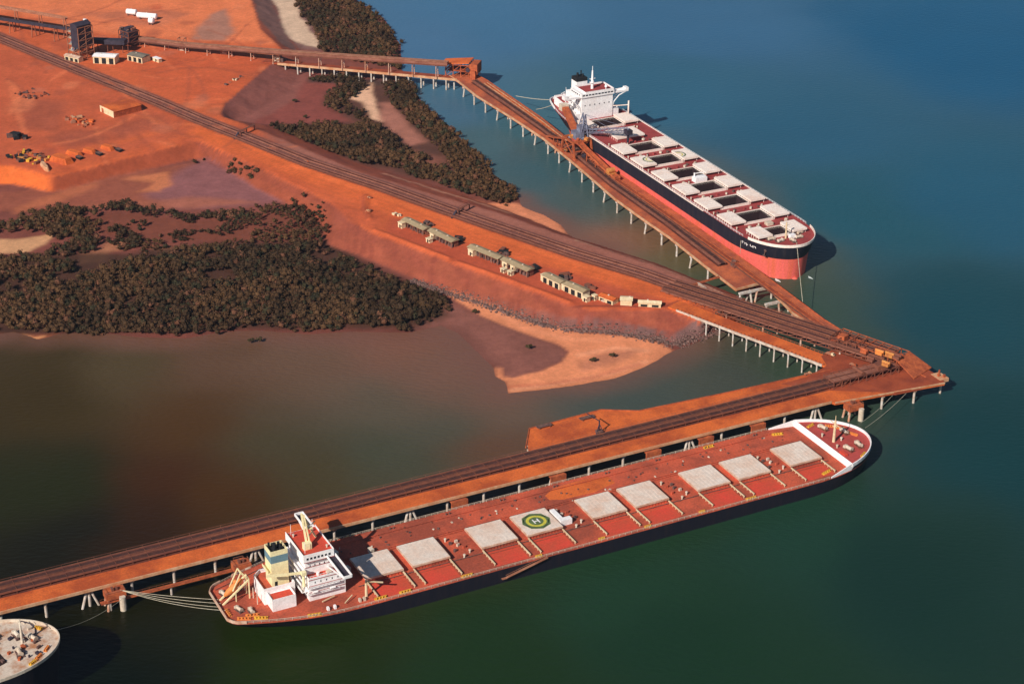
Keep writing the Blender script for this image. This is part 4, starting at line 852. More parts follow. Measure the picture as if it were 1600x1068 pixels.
# ---- near ship
A0, A1, AH, ACY, AD = -91.0, 232.0, 26.2, 2.2, 7.1
ship = thing('bulk_carrier', 'loaded bulk carrier in front with closed grey hatches, a cream funnel and a helipad cover', 'ship', (SA.x, SA.y, 0), SA.a)
hd = hull_outline(A0, A1, AH, 46, 52, 13.5, pw=2.3); hl = hull_outline(A0 + 7, A1 - 3, AH - 0.2, 50, 66, 3.0, pw=2.2)
FC = 208.0                                                   # forecastle break
loft([(closed(fit(hd, hl, 1), ACY), -5), (closed(fit(hd, hl, 0.75), ACY), 0.0), (closed(fit(hd, hl, 0.25), ACY), 4.0), (closed(hd, ACY), AD)]).build('hull', M['navy'], ship, True)
MB().prism(closed(hd, ACY), AD - 0.3, AD + 0.02).build('main_deck', M['deck_a'], ship)
fh = [(x, y) for x, y in hd if x >= FC]; fh = [(FC, hb_at(hd, FC))] + fh
loft([(closed(fh, ACY), AD - 0.1), (closed([(x, y + 0.05) for x, y in fh], ACY), AD + 1.9)]).build('forecastle_side', M['navy'], ship, True)
MB().prism(closed([(x, max(0.0, y - 0.02)) for x, y in fh], ACY), AD + 1.7, AD + 1.95).build('forecastle_deck', M['foredeck'], ship)
edge_strip(fh, ACY, FC, A1, AD + 1.6, AD + 3.3, 0.5).build('bulwark', M['white'], ship)
yb = hb_at(hd, FC)
MB().add([(FC, ACY - yb, AD + 2.0), (FC, ACY + yb, AD + 2.0), (FC - 0.3, ACY + yb, AD), (FC - 0.3, ACY - yb, AD), (FC + 0.9, ACY - yb, AD + 2.7), (FC + 0.9, ACY + yb, AD + 2.7), (FC + 1.3, ACY + yb, AD + 1.9), (FC + 1.3, ACY - yb, AD + 1.9)],
         [(3, 2, 1, 0), (0, 1, 5, 4), (4, 5, 6, 7), (0, 4, 7, 3), (1, 2, 6, 5)]).build('breakwater', M['white'], ship)
for s in (1, -1):
    yy = ACY + s * hb_at(hd, FC); y2 = ACY + s * hb_at(hd, FC - 13)
    MB().add([(FC - 13, y2, AD), (FC, yy, AD), (FC, yy, AD + 3.3), (FC - 13, y2, AD + 0.6), (FC - 13, y2 - s * 0.4, AD), (FC, yy - s * 0.4, AD), (FC, yy - s * 0.4, AD + 3.3), (FC - 13, y2 - s * 0.4, AD + 0.6)],
             [(0, 1, 2, 3), (7, 6, 5, 4), (3, 2, 6, 7), (0, 3, 7, 4)]).build('bulwark_wing', M['white'], ship)
for s in (-1, 1): rails(hd, ACY, A0 + 3, FC - 12, AD, s).build('deck_rail', M['offwhite'], ship)
HX = [-21.6, 0.0, 32.4, 54.4, 86.7, 108.4, 141.0, 163.0, 191.3]
proto = None
for i, hx in enumerate(HX):
    co = MB().box(hx - 8.2, hx + 8.2, -8.2, 8.2, AD, AD + 1.7)
    for y in (-8.45, 8.2):
        for x in np.arange(hx - 7.6, hx + 8, 1.5): co.box(x, x + 0.25, y, y + 0.25, AD, AD + 1.6)
    co = co.build('hatch', M['deck_a'], ship)
    cvm = MB().box(hx - 8.5, hx + 8.5, -8.5, 8.5, AD + 1.7, AD + 2.5)
    for x in np.arange(hx - 7.5, hx + 8, 1.9): cvm.box(x - 0.06, x + 0.06, -8.3, 8.3, AD + 2.5, AD + 2.56)
    cvr = cvm.build('hatch_cover', M['cover_a'], co)
    MB().box(hx - 8.7, hx + 8.7, -8.75, -8.5, AD + 1.5, AD + 2.35).box(hx - 8.75, hx - 8.5, -8.5, 8.5, AD + 1.5, AD + 2.4).box(hx + 8.5, hx + 8.75, -8.5, 8.5, AD + 1.5, AD + 2.4).build('cover_rim', M['cover_side'], co)
    for x in (hx - 8.4, hx + 8.4):
        ye = ACY - min(AH, hb_at(hd, x)) + 3.2
        r = MB().box(x - 0.28, x + 0.28, ye, -8.8, AD + 0.9, AD + 1.25)
        for y in np.arange(ye + 0.3, -9, 2.6): r.box(x - 0.15, x + 0.15, y, y + 0.3, AD, AD + 0.9)
        r.build('cover_rail', M['cream_pole'], co)
    ye = ACY - min(AH, hb_at(hd, hx + 8)) + 2.6
    MB().box(hx - 7.6, hx + 7.6, ye, -9.2, AD + 0.02, AD + 0.06).build('deck_panel', M['deck_red'], ship)
    MB().bar((hx - 7.6, -11.6, AD + 0.2), (hx + 7.6, -11.6, AD + 0.2), 0.35, 0.4).build('deck_ridge', M['deck_a'], ship)
    if i == 3:
        zt = AD + 2.57
        MB().disc(hx, 0, zt, 5.7, 6.7, n=8).build('helipad_ring', M['green'], cvr)
        MB().disc(hx, 0, zt, 4.6, 5.7, n=32).build('helipad_ring', M['green'], cvr)
        MB().disc(hx, 0, zt + 0.01, 3.3, 4.6, n=32).build('helipad_circle', M['padyellow'], cvr)
        MB().disc(hx, 0, zt, 0.0, 3.3, n=32).build('helipad_disc', M['green'], cvr)
        c, n = math.cos(-SA.a), math.sin(-SA.a)
        hm = MB(); hm.cbox(hx - 1.1, 0, zt + 0.04, 0.55, 3.4, 0.02).cbox(hx + 1.1, 0, zt + 0.04, 0.55, 3.4, 0.02).cbox(hx, 0, zt + 0.04, 1.7, 0.55, 0.02); hm.build('letter_h', M['white'], cvr)
# machinery between the hatch pairs
for i, x in enumerate((16.2, 70.6, 124.8, 177.2)):
    for k, (dx, dy) in enumerate(((-2, 3), (1, 3.5), (2.2, -2), (-2.5, -3), (0.5, 0.5))):
        MB().cbox(x + dx, dy, AD + 0.6, 1.3, 0.9, 1.2, 0.1 * k).build('deck_locker', M[('clutter', 'offwhite', 'deck_a')[(i + k) % 3]], ship)
    vents(ship, [(x - 3, 6), (x + 2.8, -6.5), (x - 1, -9)], AD)
MB().box(64, 66.2, -5.2, 5.6, AD, AD + 2.7).box(66.2, 69.6, -5.2, -2.6, AD, AD + 2.7).build('deckhouse', M['white'], ship)
for x in np.arange(-10, 200, 12.5): MB().cbox(x, 17 + (x % 5), AD + 0.25, 0.9, 0.7, 0.5, x).build('deck_fitting', M['clutter'], ship)
for x in np.arange(-4, 196, 27): MB().tube((x, ACY + AH - 2.6, AD), (x, ACY + AH - 2.6, AD + 0.9), 0.35).tube((x + 1.6, ACY + AH - 2.6, AD), (x + 1.6, ACY + AH - 2.6, AD + 0.9), 0.35).build('bitts', M['clutter'], ship)
MB().tube((-88, ACY + 12, AD + 0.3), (-60, ACY + 20.5, AD + 0.3), 0.15).build('pipe', M['clutter'], ship)
for x, y, r in ((-18, -22, 0), (10, -22.6, 0), (44, -22.6, 0), (75, -22.4, 0.0), (98, -22.6, 0.0), (126, -22.6, 0), (152, -22.6, 0), (196, -18.4, 0.28), (196, 21.8, -0.25), (160, 26, 0)):
    fairlead(ship, x, y, AD, r, 5.5 if x > 140 or x < 20 else 3.2)
for y in (-9.9, 10.6, 12.0, 23.5):
    k = MB().tube((-34, y, AD + 0.45), (203, y if abs(y) < 20 else y - 0.0, AD + 0.45), 0.16, n=6)
    for x in np.arange(-32, 202, 7.0): k.box(x, x + 0.2, y - 0.3, y + 0.3, AD, AD + 0.35)
    k.build('deck_pipe', M['deck_a' if y > 0 else 'clutter'], ship)
for x in np.arange(-30, 200, 10.8):
    for j_ in range(3): xx = x + RS.uniform(-3, 3); yy = RS.uniform(11, 24); MB().cbox(xx, yy, AD + 0.2, RS.uniform(0.4, 1.3), RS.uniform(0.3, 0.9), RS.uniform(0.3, 0.8), RS.rand() * 3).build('deck_fitting', M[random.choice(('clutter', 'clutter', 'offwhite', 'frame'))], ship)
MB().prism([(70, 17), (76, 14.5), (92, 14), (104, 17), (104, 23), (92, 26), (76, 25), (70, 21)], AD, AD + 0.06).build('ore_spill', M['ore_deck'], ship)
# gangway slung along the near side
gw = MB().bar((27, ACY - AH - 1.2, 3.0), (47, ACY - AH - 0.9, AD + 0.2), 0.9, 0.3); gw.bar((27, ACY - AH - 1.65, 4.0), (47, ACY - AH - 1.35, AD + 1.2), 0.1); gw.bar((27, ACY - AH - 0.75, 4.0), (47, ACY - AH - 0.45, AD + 1.2), 0.1)
gw.build('gangway', M['frame_light'], ship); MB().box(25, 27.2, ACY - AH - 1.8, ACY - AH - 0.5, 2.8, 3.0).build('gangway_platform', M['frame_light'], ship)
# forecastle fittings
zf = AD + 1.95
mf = MB().tube((214, 1.5, zf), (214, 1.5, zf + 11.5), 0.75, 0.5, 10).bar((214, -2.2, zf + 9.6), (214, 5.2, zf + 9.6), 0.3).box(213.2, 214.8, 0.5, 2.5, zf + 8.2, zf + 8.5).tube((214, 1.5, zf + 11.5), (214, 1.5, zf + 14), 0.15); mf.build('foremast', M['cream_pole'], ship)
for x, y, r in ((217, 14, 0.2), (222.5, -7, -0.1), (224, 6.5, 0.0), (216, -8, 0.2)): winch(ship, x, y, zf, r, 'offwhite', 'frame', 1.0)
for x, y, r in ((213, 19, 0.3), (224.5, 10.8, -0.7), (226.5, 3, -1.1), (219, -15.2, 0.55), (221, 14.5, -0.6)): fairlead(ship, x, y, zf, r, 4.4, 'orange' if x > 220 else 'yellow')
MB().box(210.5, 212.2, -12.5, -8, zf, zf + 0.9).build('locker', M['deck_red'], ship)
vents(ship, [(212, -4), (212, 8), (218, 1)], zf)
# after house, funnel
MB().prism([(-73.5, -5), (-60, -5), (-60, 10), (-70, 10), (-73.5, 7)], AD, 13.2).build('engine_casing', M['white'], ship)
k = MB()
for a, b_ in (((-73.4, -4.8), (-60, -4.8)), ((-60.1, -4.8), (-60.1, 9.8)), ((-60, 9.9), (-70, 9.9)), ((-70, 9.9), (-73.4, 6.9)), ((-73.4, 6.9), (-73.4, -4.8))): k.bar((*a, 13.9), (*b_, 13.9), 0.3, 1.5)
k.build('casing_parapet', M['white'], ship); MB().prism([(-73, -4.5), (-60.4, -4.5), (-60.4, 9.5), (-69.8, 9.5), (-73, 6.8)], 13.2, 13.25).build('casing_deck', M['deck_a'], ship)
MB().box(-72.2, -62, -11.2, -5.05, AD, 12.2).build('side_house', M['white'], ship); MB().box(-71.4, -62.6, -10.4, -5.6, 12.2, 12.28).build('side_house_roof', M['deck_red'], ship)
k = MB().box(-72.2, -62, -11.2, -11.0, 12.2, 12.9).box(-72.2, -72.0, -11.2, -5.1, 12.2, 12.9).box(-62.2, -62, -11.2, -5.1, 12.2, 12.9); k.build('side_house_parapet', M['white'], ship)
FX0, FX1, FY0, FY1 = -69.0, -61.6, -2.6, 4.6
def tapered(x0, x1, y0, y1, z0, z1, t=0.0, x0b=0.0): return MB().add([(x0, y0, z0), (x1, y0, z0), (x1, y1, z0), (x0, y1, z0), (x0 + t + x0b, y0 + t, z1), (x1 - t, y0 + t, z1), (x1 - t, y1 - t, z1), (x0 + t + x0b, y1 - t, z1)], [(3, 2, 1, 0), (4, 5, 6, 7), (0, 1, 5, 4), (1, 2, 6, 5), (2, 3, 7, 6), (3, 0, 4, 7)])
fn = MB().box(FX0, FX1, FY0, FY1, 13.25, 24.2).build('funnel', M['cream'], ship)
MB().box(FX0 - 0.02, FX1 + 0.02, FY0 - 0.02, FY1 + 0.02, 24.2, 27.6).build('funnel_band', M['band'], fn)
MB().box(FX0, FX1, FY0, FY0 + 0.3, 27.6, 29.8).box(FX0, FX0 + 0.3, FY0 + 0.3, FY1, 27.6, 29.8).box(FX1 - 0.3, FX1, FY0 + 0.3, FY1, 27.6, 29.8).box(FX0 + 0.3, FX1 - 0.3, FY1 - 0.3, FY1, 27.6, 29.8).build('funnel_rim', M['cream'], fn)
MB().box(FX0 + 0.3, FX1 - 0.3, FY0 + 0.3, FY1 - 0.3, 27.6, 28.6).tube((-66, 1, 28.6), (-66, 1, 31.5), 0.8).tube((-63.8, 2, 28.6), (-63.8, 2, 31), 0.6).tube((-66.6, -0.9, 28.6), (-66.6, -0.9, 30.6), 0.4).tube((-64, -0.6, 28.6), (-64, -0.6, 31.2), 0.5).tube((-67.6, 3, 28.6), (-67.6, 3, 31), 0.5).build('exhaust_pipes', M['soot'], fn)
k = MB().box(FX0 - 1.4, FX0, FY0, FY1, 19.8, 20.0).box(FX0 - 1.4, FX0 - 1.3, FY0, FY1, 20, 21); k.build('funnel_platform', M['cream'], fn)
MB().box(FX0 + 1.2, FX0 + 2.4, FY0 - 0.06, FY0, 13.3, 15.4).build('door', M['soot'], fn)
# accommodation
ac = MB().box(-56, -40, -10.6, 14.5, AD, 17.0)
ac.build('lower_accommodation', M['white'], ship)
MB().box(-55.6, -42, -6.0, 12.5, 17.0, 23.6).build('upper_accommodation', M['white'], ship)
MB().box(-55.4, -42.2, -10.2, -6.1, 17.0, 17.1).build('terrace_deck', M['deck_red'], ship)
k = MB().box(-56, -40, -10.6, -10.4, 17, 18.1).box(-56, -55.8, -10.4, -6, 17, 18.1).box(-41.8, -41.6, -10.4, -6.1, 17, 18.1); k.build('terrace_parapet', M['white'], ship)
for j, z in enumerate((11.0, 14.0)):
    k = MB().box(-57.2, -43, -12.2, -10.6, z - 0.15, z).box(-57.2, -43, -12.2, -12.1, z + 0.5, z + 1.0)
    for x in np.arange(-57, -43, 1.6): k.box(x, x + 0.12, -12.2, -12.08, z, z + 0.5)
    k.build('side_balcony', M['white'], ship)
for j, z in enumerate((11.0, 14.0, 17.0, 20.2)):
    k = MB().box(-58.6, -56, -9 + j * 0.5, 13, z - 0.15, z).box(-58.6, -58.45, -9 + j * 0.5, 13, z, z + 1.0); k.build('aft_balcony', M['white'], ship)
wh = MB().box(-56.6, -43.2, -7.2, 13.4, 23.6, 26.4).build('wheelhouse', M['white'], ship)
MB().box(-56.2, -43.5, -6.9, 13.1, 26.4, 26.5).build('wheelhouse_roof', M['deck_red'], wh)
k = MB().box(-56.6, -43.2, -7.2, -7.0, 26.4, 27.3).box(-56.6, -56.4, -7.0, 13.4, 26.4, 27.3).box(-43.4, -43.2, -7.0, 13.4, 26.4, 27.3); k.build('roof_parapet', M['white'], wh)
windows(wh, 7, (-55.6, -7.2), (-44.4, -7.2), 24.7, 25.7, (0, -1), 0.6); windows(wh, 9, (-43.2, -6.6), (-43.2, 12.8), 24.7, 25.7, (1, 0), 0.7)
windows(ship, 5, (-54.5, -6.0), (-44, -6.0), 20.6, 21.4, (0, -1), 0.2); windows(ship, 5, (-54.5, -10.6), (-42, -10.6), 15.2, 16, (0, -1), 0.18)
for z in (10.2, 13.2, 16.0): windows(ship, 7, (-40, -9), (-40, 13.5), z - 0.5, z + 0.4, (1, 0), 0.25)
for z in (18.6, 21.4): windows(ship, 6, (-42, -5), (-42, 12), z - 0.5, z + 0.4, (1, 0), 0.25)
for s, y0, y1 in ((-1, -7.2, -25.0), (1, 13.4, 29.4)):
    a, b_ = sorted((y0, y1)); wgm = MB().box(-46.4, -42.6, a, b_, 23.35, 23.55).build('bridge_wing', M['dark_steel'], ship)
    k = MB().box(-42.8, -42.5, a, b_, 23.55, 24.8).box(-46.5, -46.2, a, b_, 23.55, 24.8)
    e = y1; k.box(-46.2, -42.8, e - 0.15, e + 0.15, 23.55, 24.8); k.bar((-43.2, e + s * -2, 23.3), (-43.2, y0 - s * 1.2, 18.6), 0.5); k.bar((-45.8, e + s * -2, 23.3), (-45.8, y0 - s * 1.2, 18.6), 0.5)
    k.build('wing_parapet', M['white'], wgm)
for z, (x0, x1, y0) in ((17.05, (-56.1, -39.9, -10.7)), (23.55, (-56.7, -43.1, -7.3)), (20.4, (-55.7, -41.9, -6.1)), (14.1, (-56.1, -39.9, -10.7)), (11.1, (-56.1, -39.9, -10.7))):
    MB().box(x0, x1, y0 - 0.12, y0, z, z + 0.22).box(x1, x1 + 0.12, y0, 13.6 if z > 20 else 14.4, z, z + 0.22).build('deck_edge', M['deck_b'], ship)
for k_ in range(3):
    k = MB(); x0 = -56.0 + k_ * 0.2; k.bar((-57.6, -8 + k_ * 5, 11.0 + k_ * 3), (-57.6, -4.5 + k_ * 5, 14.0 + k_ * 3), 0.7, 0.2); k.build('stair', M['offwhite'], ship)
k = MB()
for x in np.arange(-55.2, -42.6, 1.5): k.bar((x, -10.5, 18.1), (x, -10.5, 18.9), 0.08)
k.box(-55.8, -40.2, -10.55, -10.45, 18.85, 18.95); k.build('terrace_rail', M['white'], ship)
MB().box(-47.5, -45.5, -9.6, -8.0, 17.1, 18.6).build('locker', M['offwhite'], ship); MB().tube((-51, -8.2, 17.1), (-51, -8.2, 18.6), 0.7).build('vent', M['white'], ship)
for x, y in ((-54.8, -4.5), (-54.8, 11.5), (-45.2, 11.5)): MB().tube((x, y, 26.5), (x, y, 31.5), 0.1).build('aerial', M['white'], ship)
for x, y in ((-55.2, -12.6), (-47.5, -12.6)): MB().tube((x, y, 12.4), (x + 2.2, y, 12.4), 0.5, 0.5, 8).build('life_raft', M['white'], ship)
# radar mast
mt = MB(); top = (-52.4, 4.2, 40.0)
for p in ((-52.6, -1.5, 26.5), (-46.2, 5.4, 26.5)): mt.bar(p, top, 0.75)
mt.bar((-51.2, -1.6, 26.5), (-51.6, 3.6, 39.6), 0.5)
for f in (0.25, 0.45, 0.65, 0.82):
    a = Vector((-52.6, -1.5, 26.5)).lerp(Vector(top), f); b_ = Vector((-46.2, 5.4, 26.5)).lerp(Vector(top), f); mt.bar(a, b_, 0.4)
mt.box(-54.4, -51.0, -2.6, -0.4, 26.5, 29.5).bar((-49.5, 3.2, 33.4), (-45.8, 6.6, 33.6), 0.35).box(-50.4, -48.8, 1.6, 4.2, 33.2, 33.5)
mt.build('radar_mast', M['cream'], ship)
MB().box(-50.8, -48.2, 2.7, 3.1, 34.0, 34.4).build('radar_scanner', M['white'], ship)
vents(ship, [(-46, 10), (-54.5, 9.5), (-45, -4)], 26.5, 'offwhite', 0.35, 1.0)
# provision crane
k = MB().tube((-57.6, -9.2, 14.2), (-57.6, -9.2, 20.6), 0.7, 0.6, 10).bar((-57.4, -9.0, 20.6), (-72.5, -6.2, 21.4), 0.75, 0.9).box(-58.6, -56.6, -10, -8.3, 19.6, 21.2); k.build('provision_crane', M['cream'], ship)
# free-fall lifeboat and stern gear
k = MB()
for y in (2.6, 6.4):
    k.bar((-88.8, y, AD), (-77.2, y, AD + 9.0), 0.5, 0.7); k.bar((-77.2, y, AD), (-77.2, y, AD + 9.6), 0.45); k.bar((-83, y, AD), (-83, y, AD + 4.6), 0.35)
    k.bar((-84.2, y, AD + 5.5), (-80.4, y, AD + 13.2), 0.4); k.bar((-78.0, y, AD + 9.5), (-80.4, y, AD + 13.2), 0.35)
k.bar((-80.4, 2.6, AD + 13.2), (-80.4, 6.4, AD + 13.2), 0.45); k.bar((-77.2, 2.6, AD + 9.4), (-77.2, 6.4, AD + 9.4), 0.4)
lf = k.build('lifeboat_davit', M['cream'], ship)
bt = MB(); ax = Vector((11.6, 0, 9.0)).normalized(); upv = Vector((-ax.z, 0, ax.x)); ctr = Vector((-83.4, 4.5, AD + 5.9)); n_ = 10; vs = []
prof = [(-5.2, 0.15), (-4.4, 0.9), (-2.5, 1.4), (0.5, 1.5), (3.2, 1.35), (4.6, 0.9), (5.0, 0.3)]
for a, r in prof:
    for i in range(n_): t_ = 2 * math.pi * i / n_; vs.append(tuple(ctr + ax * a + Vector((0, 1, 0)) * math.cos(t_) * r + upv * math.sin(t_) * r * 0.95))
bt.add(vs, [(j * n_ + i, j * n_ + (i + 1) % n_, (j + 1) * n_ + (i + 1) % n_, (j + 1) * n_ + i) for j in range(len(prof) - 1) for i in range(n_)])
bt.add([tuple(ctr + ax * a + Vector((0, 1, 0)) * y + upv * u) for a in (1.6, 3.2) for y in (-0.6, 0.6) for u in (1.2, 2.1)], [(0, 1, 3, 2), (4, 6, 7, 5), (0, 4, 5, 1), (2, 3, 7, 6), (1, 5, 7, 3)])
bt.build('lifeboat', M['orange'], ship, True)
for x, y, r in ((-84, -4, 0.3), (-80, -7.5, 0.0), (-79, 12, 0.4), (-86, 9.5, 0.2)): winch(ship, x, y, AD, r, 'offwhite', 'clutter', 0.85)
for x, y, r in ((-84.5, -10.8, -0.45), (-78.2, -13.4, -0.42), (-80.6, -10.0, -0.3), (-58, -21.0, -0.2), (-88.7, -4, 1.57)): fairlead(ship, x, y, AD, r, 5.6, 'orange' if x < -79 else 'yellow')
for x, y in ((-75.8, 2), (-75.8, -3), (-77, 9)): MB().tube((x, y, AD), (x, y, AD + 5), 0.22).build('lamp_post', M['offwhite'], ship)
k = MB().tube((-33.8, -17.8, AD), (-33.8, -17.8, AD + 8), 0.65, 0.5, 10).bar((-33.6, -17.8, AD + 7.6), (-27, -19.6, AD + 6.2), 0.5); k.build('hose_crane', M['cream_pole'], ship)
fairlead(ship, -29, -21.8, AD, 0, 5.5)
for x in (-52, -49, -38, -36): MB().box(x, x + 0.9, -20.5, -19, AD, AD + 1.4).build('deck_locker', M[random.choice(('white', 'offwhite', 'clutter'))], ship)
k = MB().bar((-44, -19.5, AD + 1.0), (-39.5, -16.5, AD + 1.8), 0.4).bar((-52, -14.5, AD + 1.0), (-46, -13.2, AD + 1.4), 0.4); k.build('derrick_boom', M['cream_pole'], ship)
edge_strip(hd, ACY, A0, A0 + 9, AD, AD + 1.3, 0.35).build('stern_bulwark', M['cover_side'], ship)
MB().box(A0 - 0.1, A0 + 0.3, ACY - 10.8, ACY + 10.8, AD, AD + 1.3).build('transom_rail', M['cover_side'], ship)
for x, yy in ((-19, 12), (-27, 16.5), (-30, 3)): MB().cbox(x if x > -25 else -33.5, yy, AD + 1.2, 1.7, 2.6, 2.4, 0.2).build('deckhouse', M['offwhite'], ship)

# ---- far ship
B0, B1, BHH, BCY, BD = -111.0, 175.0, 22.4, 1.6, 21.0
sh2 = thing('bulk_carrier', 'unladen black and red bulk carrier behind with its hatches rolled open', 'ship', (SB.x, SB.y, 0), SB.a)
hd = hull_outline(B0, B1, BHH, 36, 50, 12.5, pw=2.4); hl = hull_outline(B0 + 10, B1 - 3.5, BHH - 0.3, 44, 74, 1.0, pw=2.1)
lv = lambda k: closed(fit(hd, hl, k), BCY)
loft([(lv(0.72), 12.6), (lv(0.4), 15), (lv(0.0), BD)]).build('hull', M['black'], sh2, True)
loft([(lv(1), -4), (lv(1.0), 1.0), (lv(0.72), 12.6)]).build('lower_hull', M['antifoul'], sh2, True)
BX = [-50.6, -25.3, 0.0, 24.9, 50.8, 76.1, 101.6, 127.4, 152.1]
OY, OX = 9.4, 7.0
dk = MB(); cuts = []
xsl = sorted(set([B0, B0 + 1.5] + [x for x, _ in hd] + [h + s * OX * (0.8 if i == 8 else 1) for i, h in enumerate(BX) for s in (-1, 1)]))
for a, b_ in zip(xsl[:-1], xsl[1:]):
    if b_ - a < 1e-4: continue
    m_ = (a + b_) / 2; ya, yb_ = hb_at(hd, a + 1e-5), hb_at(hd, b_ - 1e-5)
    hole = any(i != 1 and abs(m_ - h) < OX * (0.8 if i == 8 else 1) for i, h in enumerate(BX)); oy = 9.4 if m_ < 140 else 6.5
    if hole:
        dk.add([(a, BCY - ya, BD), (b_, BCY - yb_, BD), (b_, -oy, BD), (a, -oy, BD)], [(0, 1, 2, 3)]); dk.add([(a, oy, BD), (b_, oy, BD), (b_, BCY + yb_, BD), (a, BCY + ya, BD)], [(0, 1, 2, 3)])
    else: dk.add([(a, BCY - ya, BD), (b_, BCY - yb_, BD), (b_, BCY + yb_, BD), (a, BCY + ya, BD)], [(0, 1, 2, 3)])
dk.build('main_deck', M['deck_b'], sh2)
for i, hx in enumerate(BX):
    sx = 0.8 if i == 8 else 1.0; ox = OX * sx; oy = 9.4 if i < 8 else 6.5
    if i != 1:
        k = MB().box(hx - ox - 0.25, hx + ox + 0.25, -oy - 0.3, -oy, BD, BD + 1.7).box(hx - ox - 0.25, hx + ox + 0.25, oy, oy + 0.3, BD, BD + 1.7).box(hx - ox - 0.3, hx - ox, -oy, oy, BD, BD + 1.7).box(hx + ox, hx + ox + 0.3, -oy, oy, BD, BD + 1.7)
        co = k.build('hatch', M['cover_b'], sh2)
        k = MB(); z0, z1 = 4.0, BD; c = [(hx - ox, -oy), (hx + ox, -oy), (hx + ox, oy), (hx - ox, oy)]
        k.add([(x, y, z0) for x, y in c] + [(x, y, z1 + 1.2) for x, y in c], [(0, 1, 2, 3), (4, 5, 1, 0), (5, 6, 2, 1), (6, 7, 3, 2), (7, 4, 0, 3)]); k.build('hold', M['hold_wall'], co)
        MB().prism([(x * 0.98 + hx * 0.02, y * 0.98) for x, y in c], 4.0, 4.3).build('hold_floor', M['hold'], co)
    else: co = MB().box(hx - 7.6, hx + 7.6, -9.8, 9.8, BD, BD + 1.7).build('hatch', M['deck_b'], sh2)
    for s in (-1, 1):
        c0_, c1_ = ((oy + 0.5, oy + 10.6) if i != 1 else (0.05, 10.2)); 
        if i == 8: c0_, c1_ = 7.0, 16.4
        y0, y1 = sorted((s * c0_, s * c1_)); lx = 8.0 * (0.86 if i == 8 else 1)
        k = MB().box(hx - lx, hx + lx, y0, y1, BD + 1.9, BD + 3.0)
        for x in np.arange(hx - lx + 1.4, hx + lx - 0.5, 2.6): k.box(x - 0.07, x + 0.07, y0 + 0.2, y1 - 0.2, BD + 3.0, BD + 3.07)
        for x in np.arange(hx - lx + 0.5, hx + lx, 2.4):
            for y in (y0 + 0.3, y1 - 0.5): k.box(x, x + 0.3, y, y + 0.25, BD, BD + 1.9)
        cvr = k.build('hatch_cover', M['cover_b'], co)
        if i == 3:
            yc = y0 + 0.25 if s > 0 else y1 - 0.25; a0, a1 = (0.05, math.pi - 0.05) if s > 0 else (math.pi + 0.05, 2 * math.pi - 0.05); zt = BD + 3.1
            MB().disc(hx, yc, zt, 4.0, 4.9, a0, a1, 20).build('helipad_ring', M['green'], cvr)
            MB().disc(hx, yc, zt, 2.4, 3.1, a0, a1, 20).build('helipad_circle', M['padyellow'], cvr)
        ly = sorted((s * (oy + 0.4), s * (BHH - 2.4)))
    for x in (hx - 8.3 * sx, hx + 8.3 * sx): MB().box(x - 0.2, x + 0.2, -BHH + 3.2, BHH - 1.2, BD + 0.9, BD + 1.15) if i < 8 else None
for i in range(8):
    x = (BX[i] + BX[i + 1]) / 2
    for k_, (dy, mk) in enumerate(((-14, 'clutter'), (-9, 'offwhite'), (-4, 'clutter'), (1, 'deck_b'), (6, 'offwhite'), (11, 'clutter'), (16, 'offwhite'))):
        MB().cbox(x + RS.uniform(-1.6, 1.6), dy + RS.uniform(-1.5, 1.5), BD + 0.6, RS.uniform(0.6, 1.8), RS.uniform(0.6, 1.6), 1.2, RS.rand()).build('deck_fitting', M[mk], sh2)
    vents(sh2, [(x - 1.5, -18), (x + 1, 13.5), (x + 1.5, -6)], BD, 'offwhite', 0.35, 1.3)
MB().box(60.8, 65.6, -1.5, 6.6, BD, BD + 3.0).tube((62, -0.5, BD + 3), (62, -0.5, BD + 5.4), 0.5).bar((62, -0.5, BD + 5), (64, 6, BD + 5.6), 0.4).build('crane_house', M['white'], sh2)
MB().tube((139.6, -4, BD), (139.6, -4, BD + 2), 0.5).box(138, 141.5, 1, 5, BD, BD + 1.8).build('crane_house', M['offwhite'], sh2)
for s in (-1, 1): rails(hd, BCY, B0 + 4, 150, BD, s).build('deck_rail', M['white'], sh2); edge_strip(hd, BCY, B0 + 50, 137, BD - 0.1, BD + 0.35, 0.45, s).build('sheer_strake', M['cover_b'], sh2)
edge_strip(hd, BCY, 150, B1, BD - 0.1, BD + 1.5, 0.4).build('bulwark', M['cover_b'], sh2)
MB().tube((161, 0.5, BD), (161, 0.5, BD + 10), 0.6, 0.4, 10).bar((161, -1.5, BD + 8), (161, 2.5, BD + 8), 0.25).build('foremast', M['cream_pole'], sh2)
for x, y, r in ((163.5, -5, 0.2), (163.5, 7.5, 0), (159.2, -8.5, 0), (158.5, 11.5, 0.3), (166.5, 2, 1.57)): winch(sh2, x, y, BD, r, 'offwhite', 'clutter', 0.9)
MB().box(160.6, 163, 2.5, 6, BD, BD + 2.3).build('locker', M['white'], sh2)
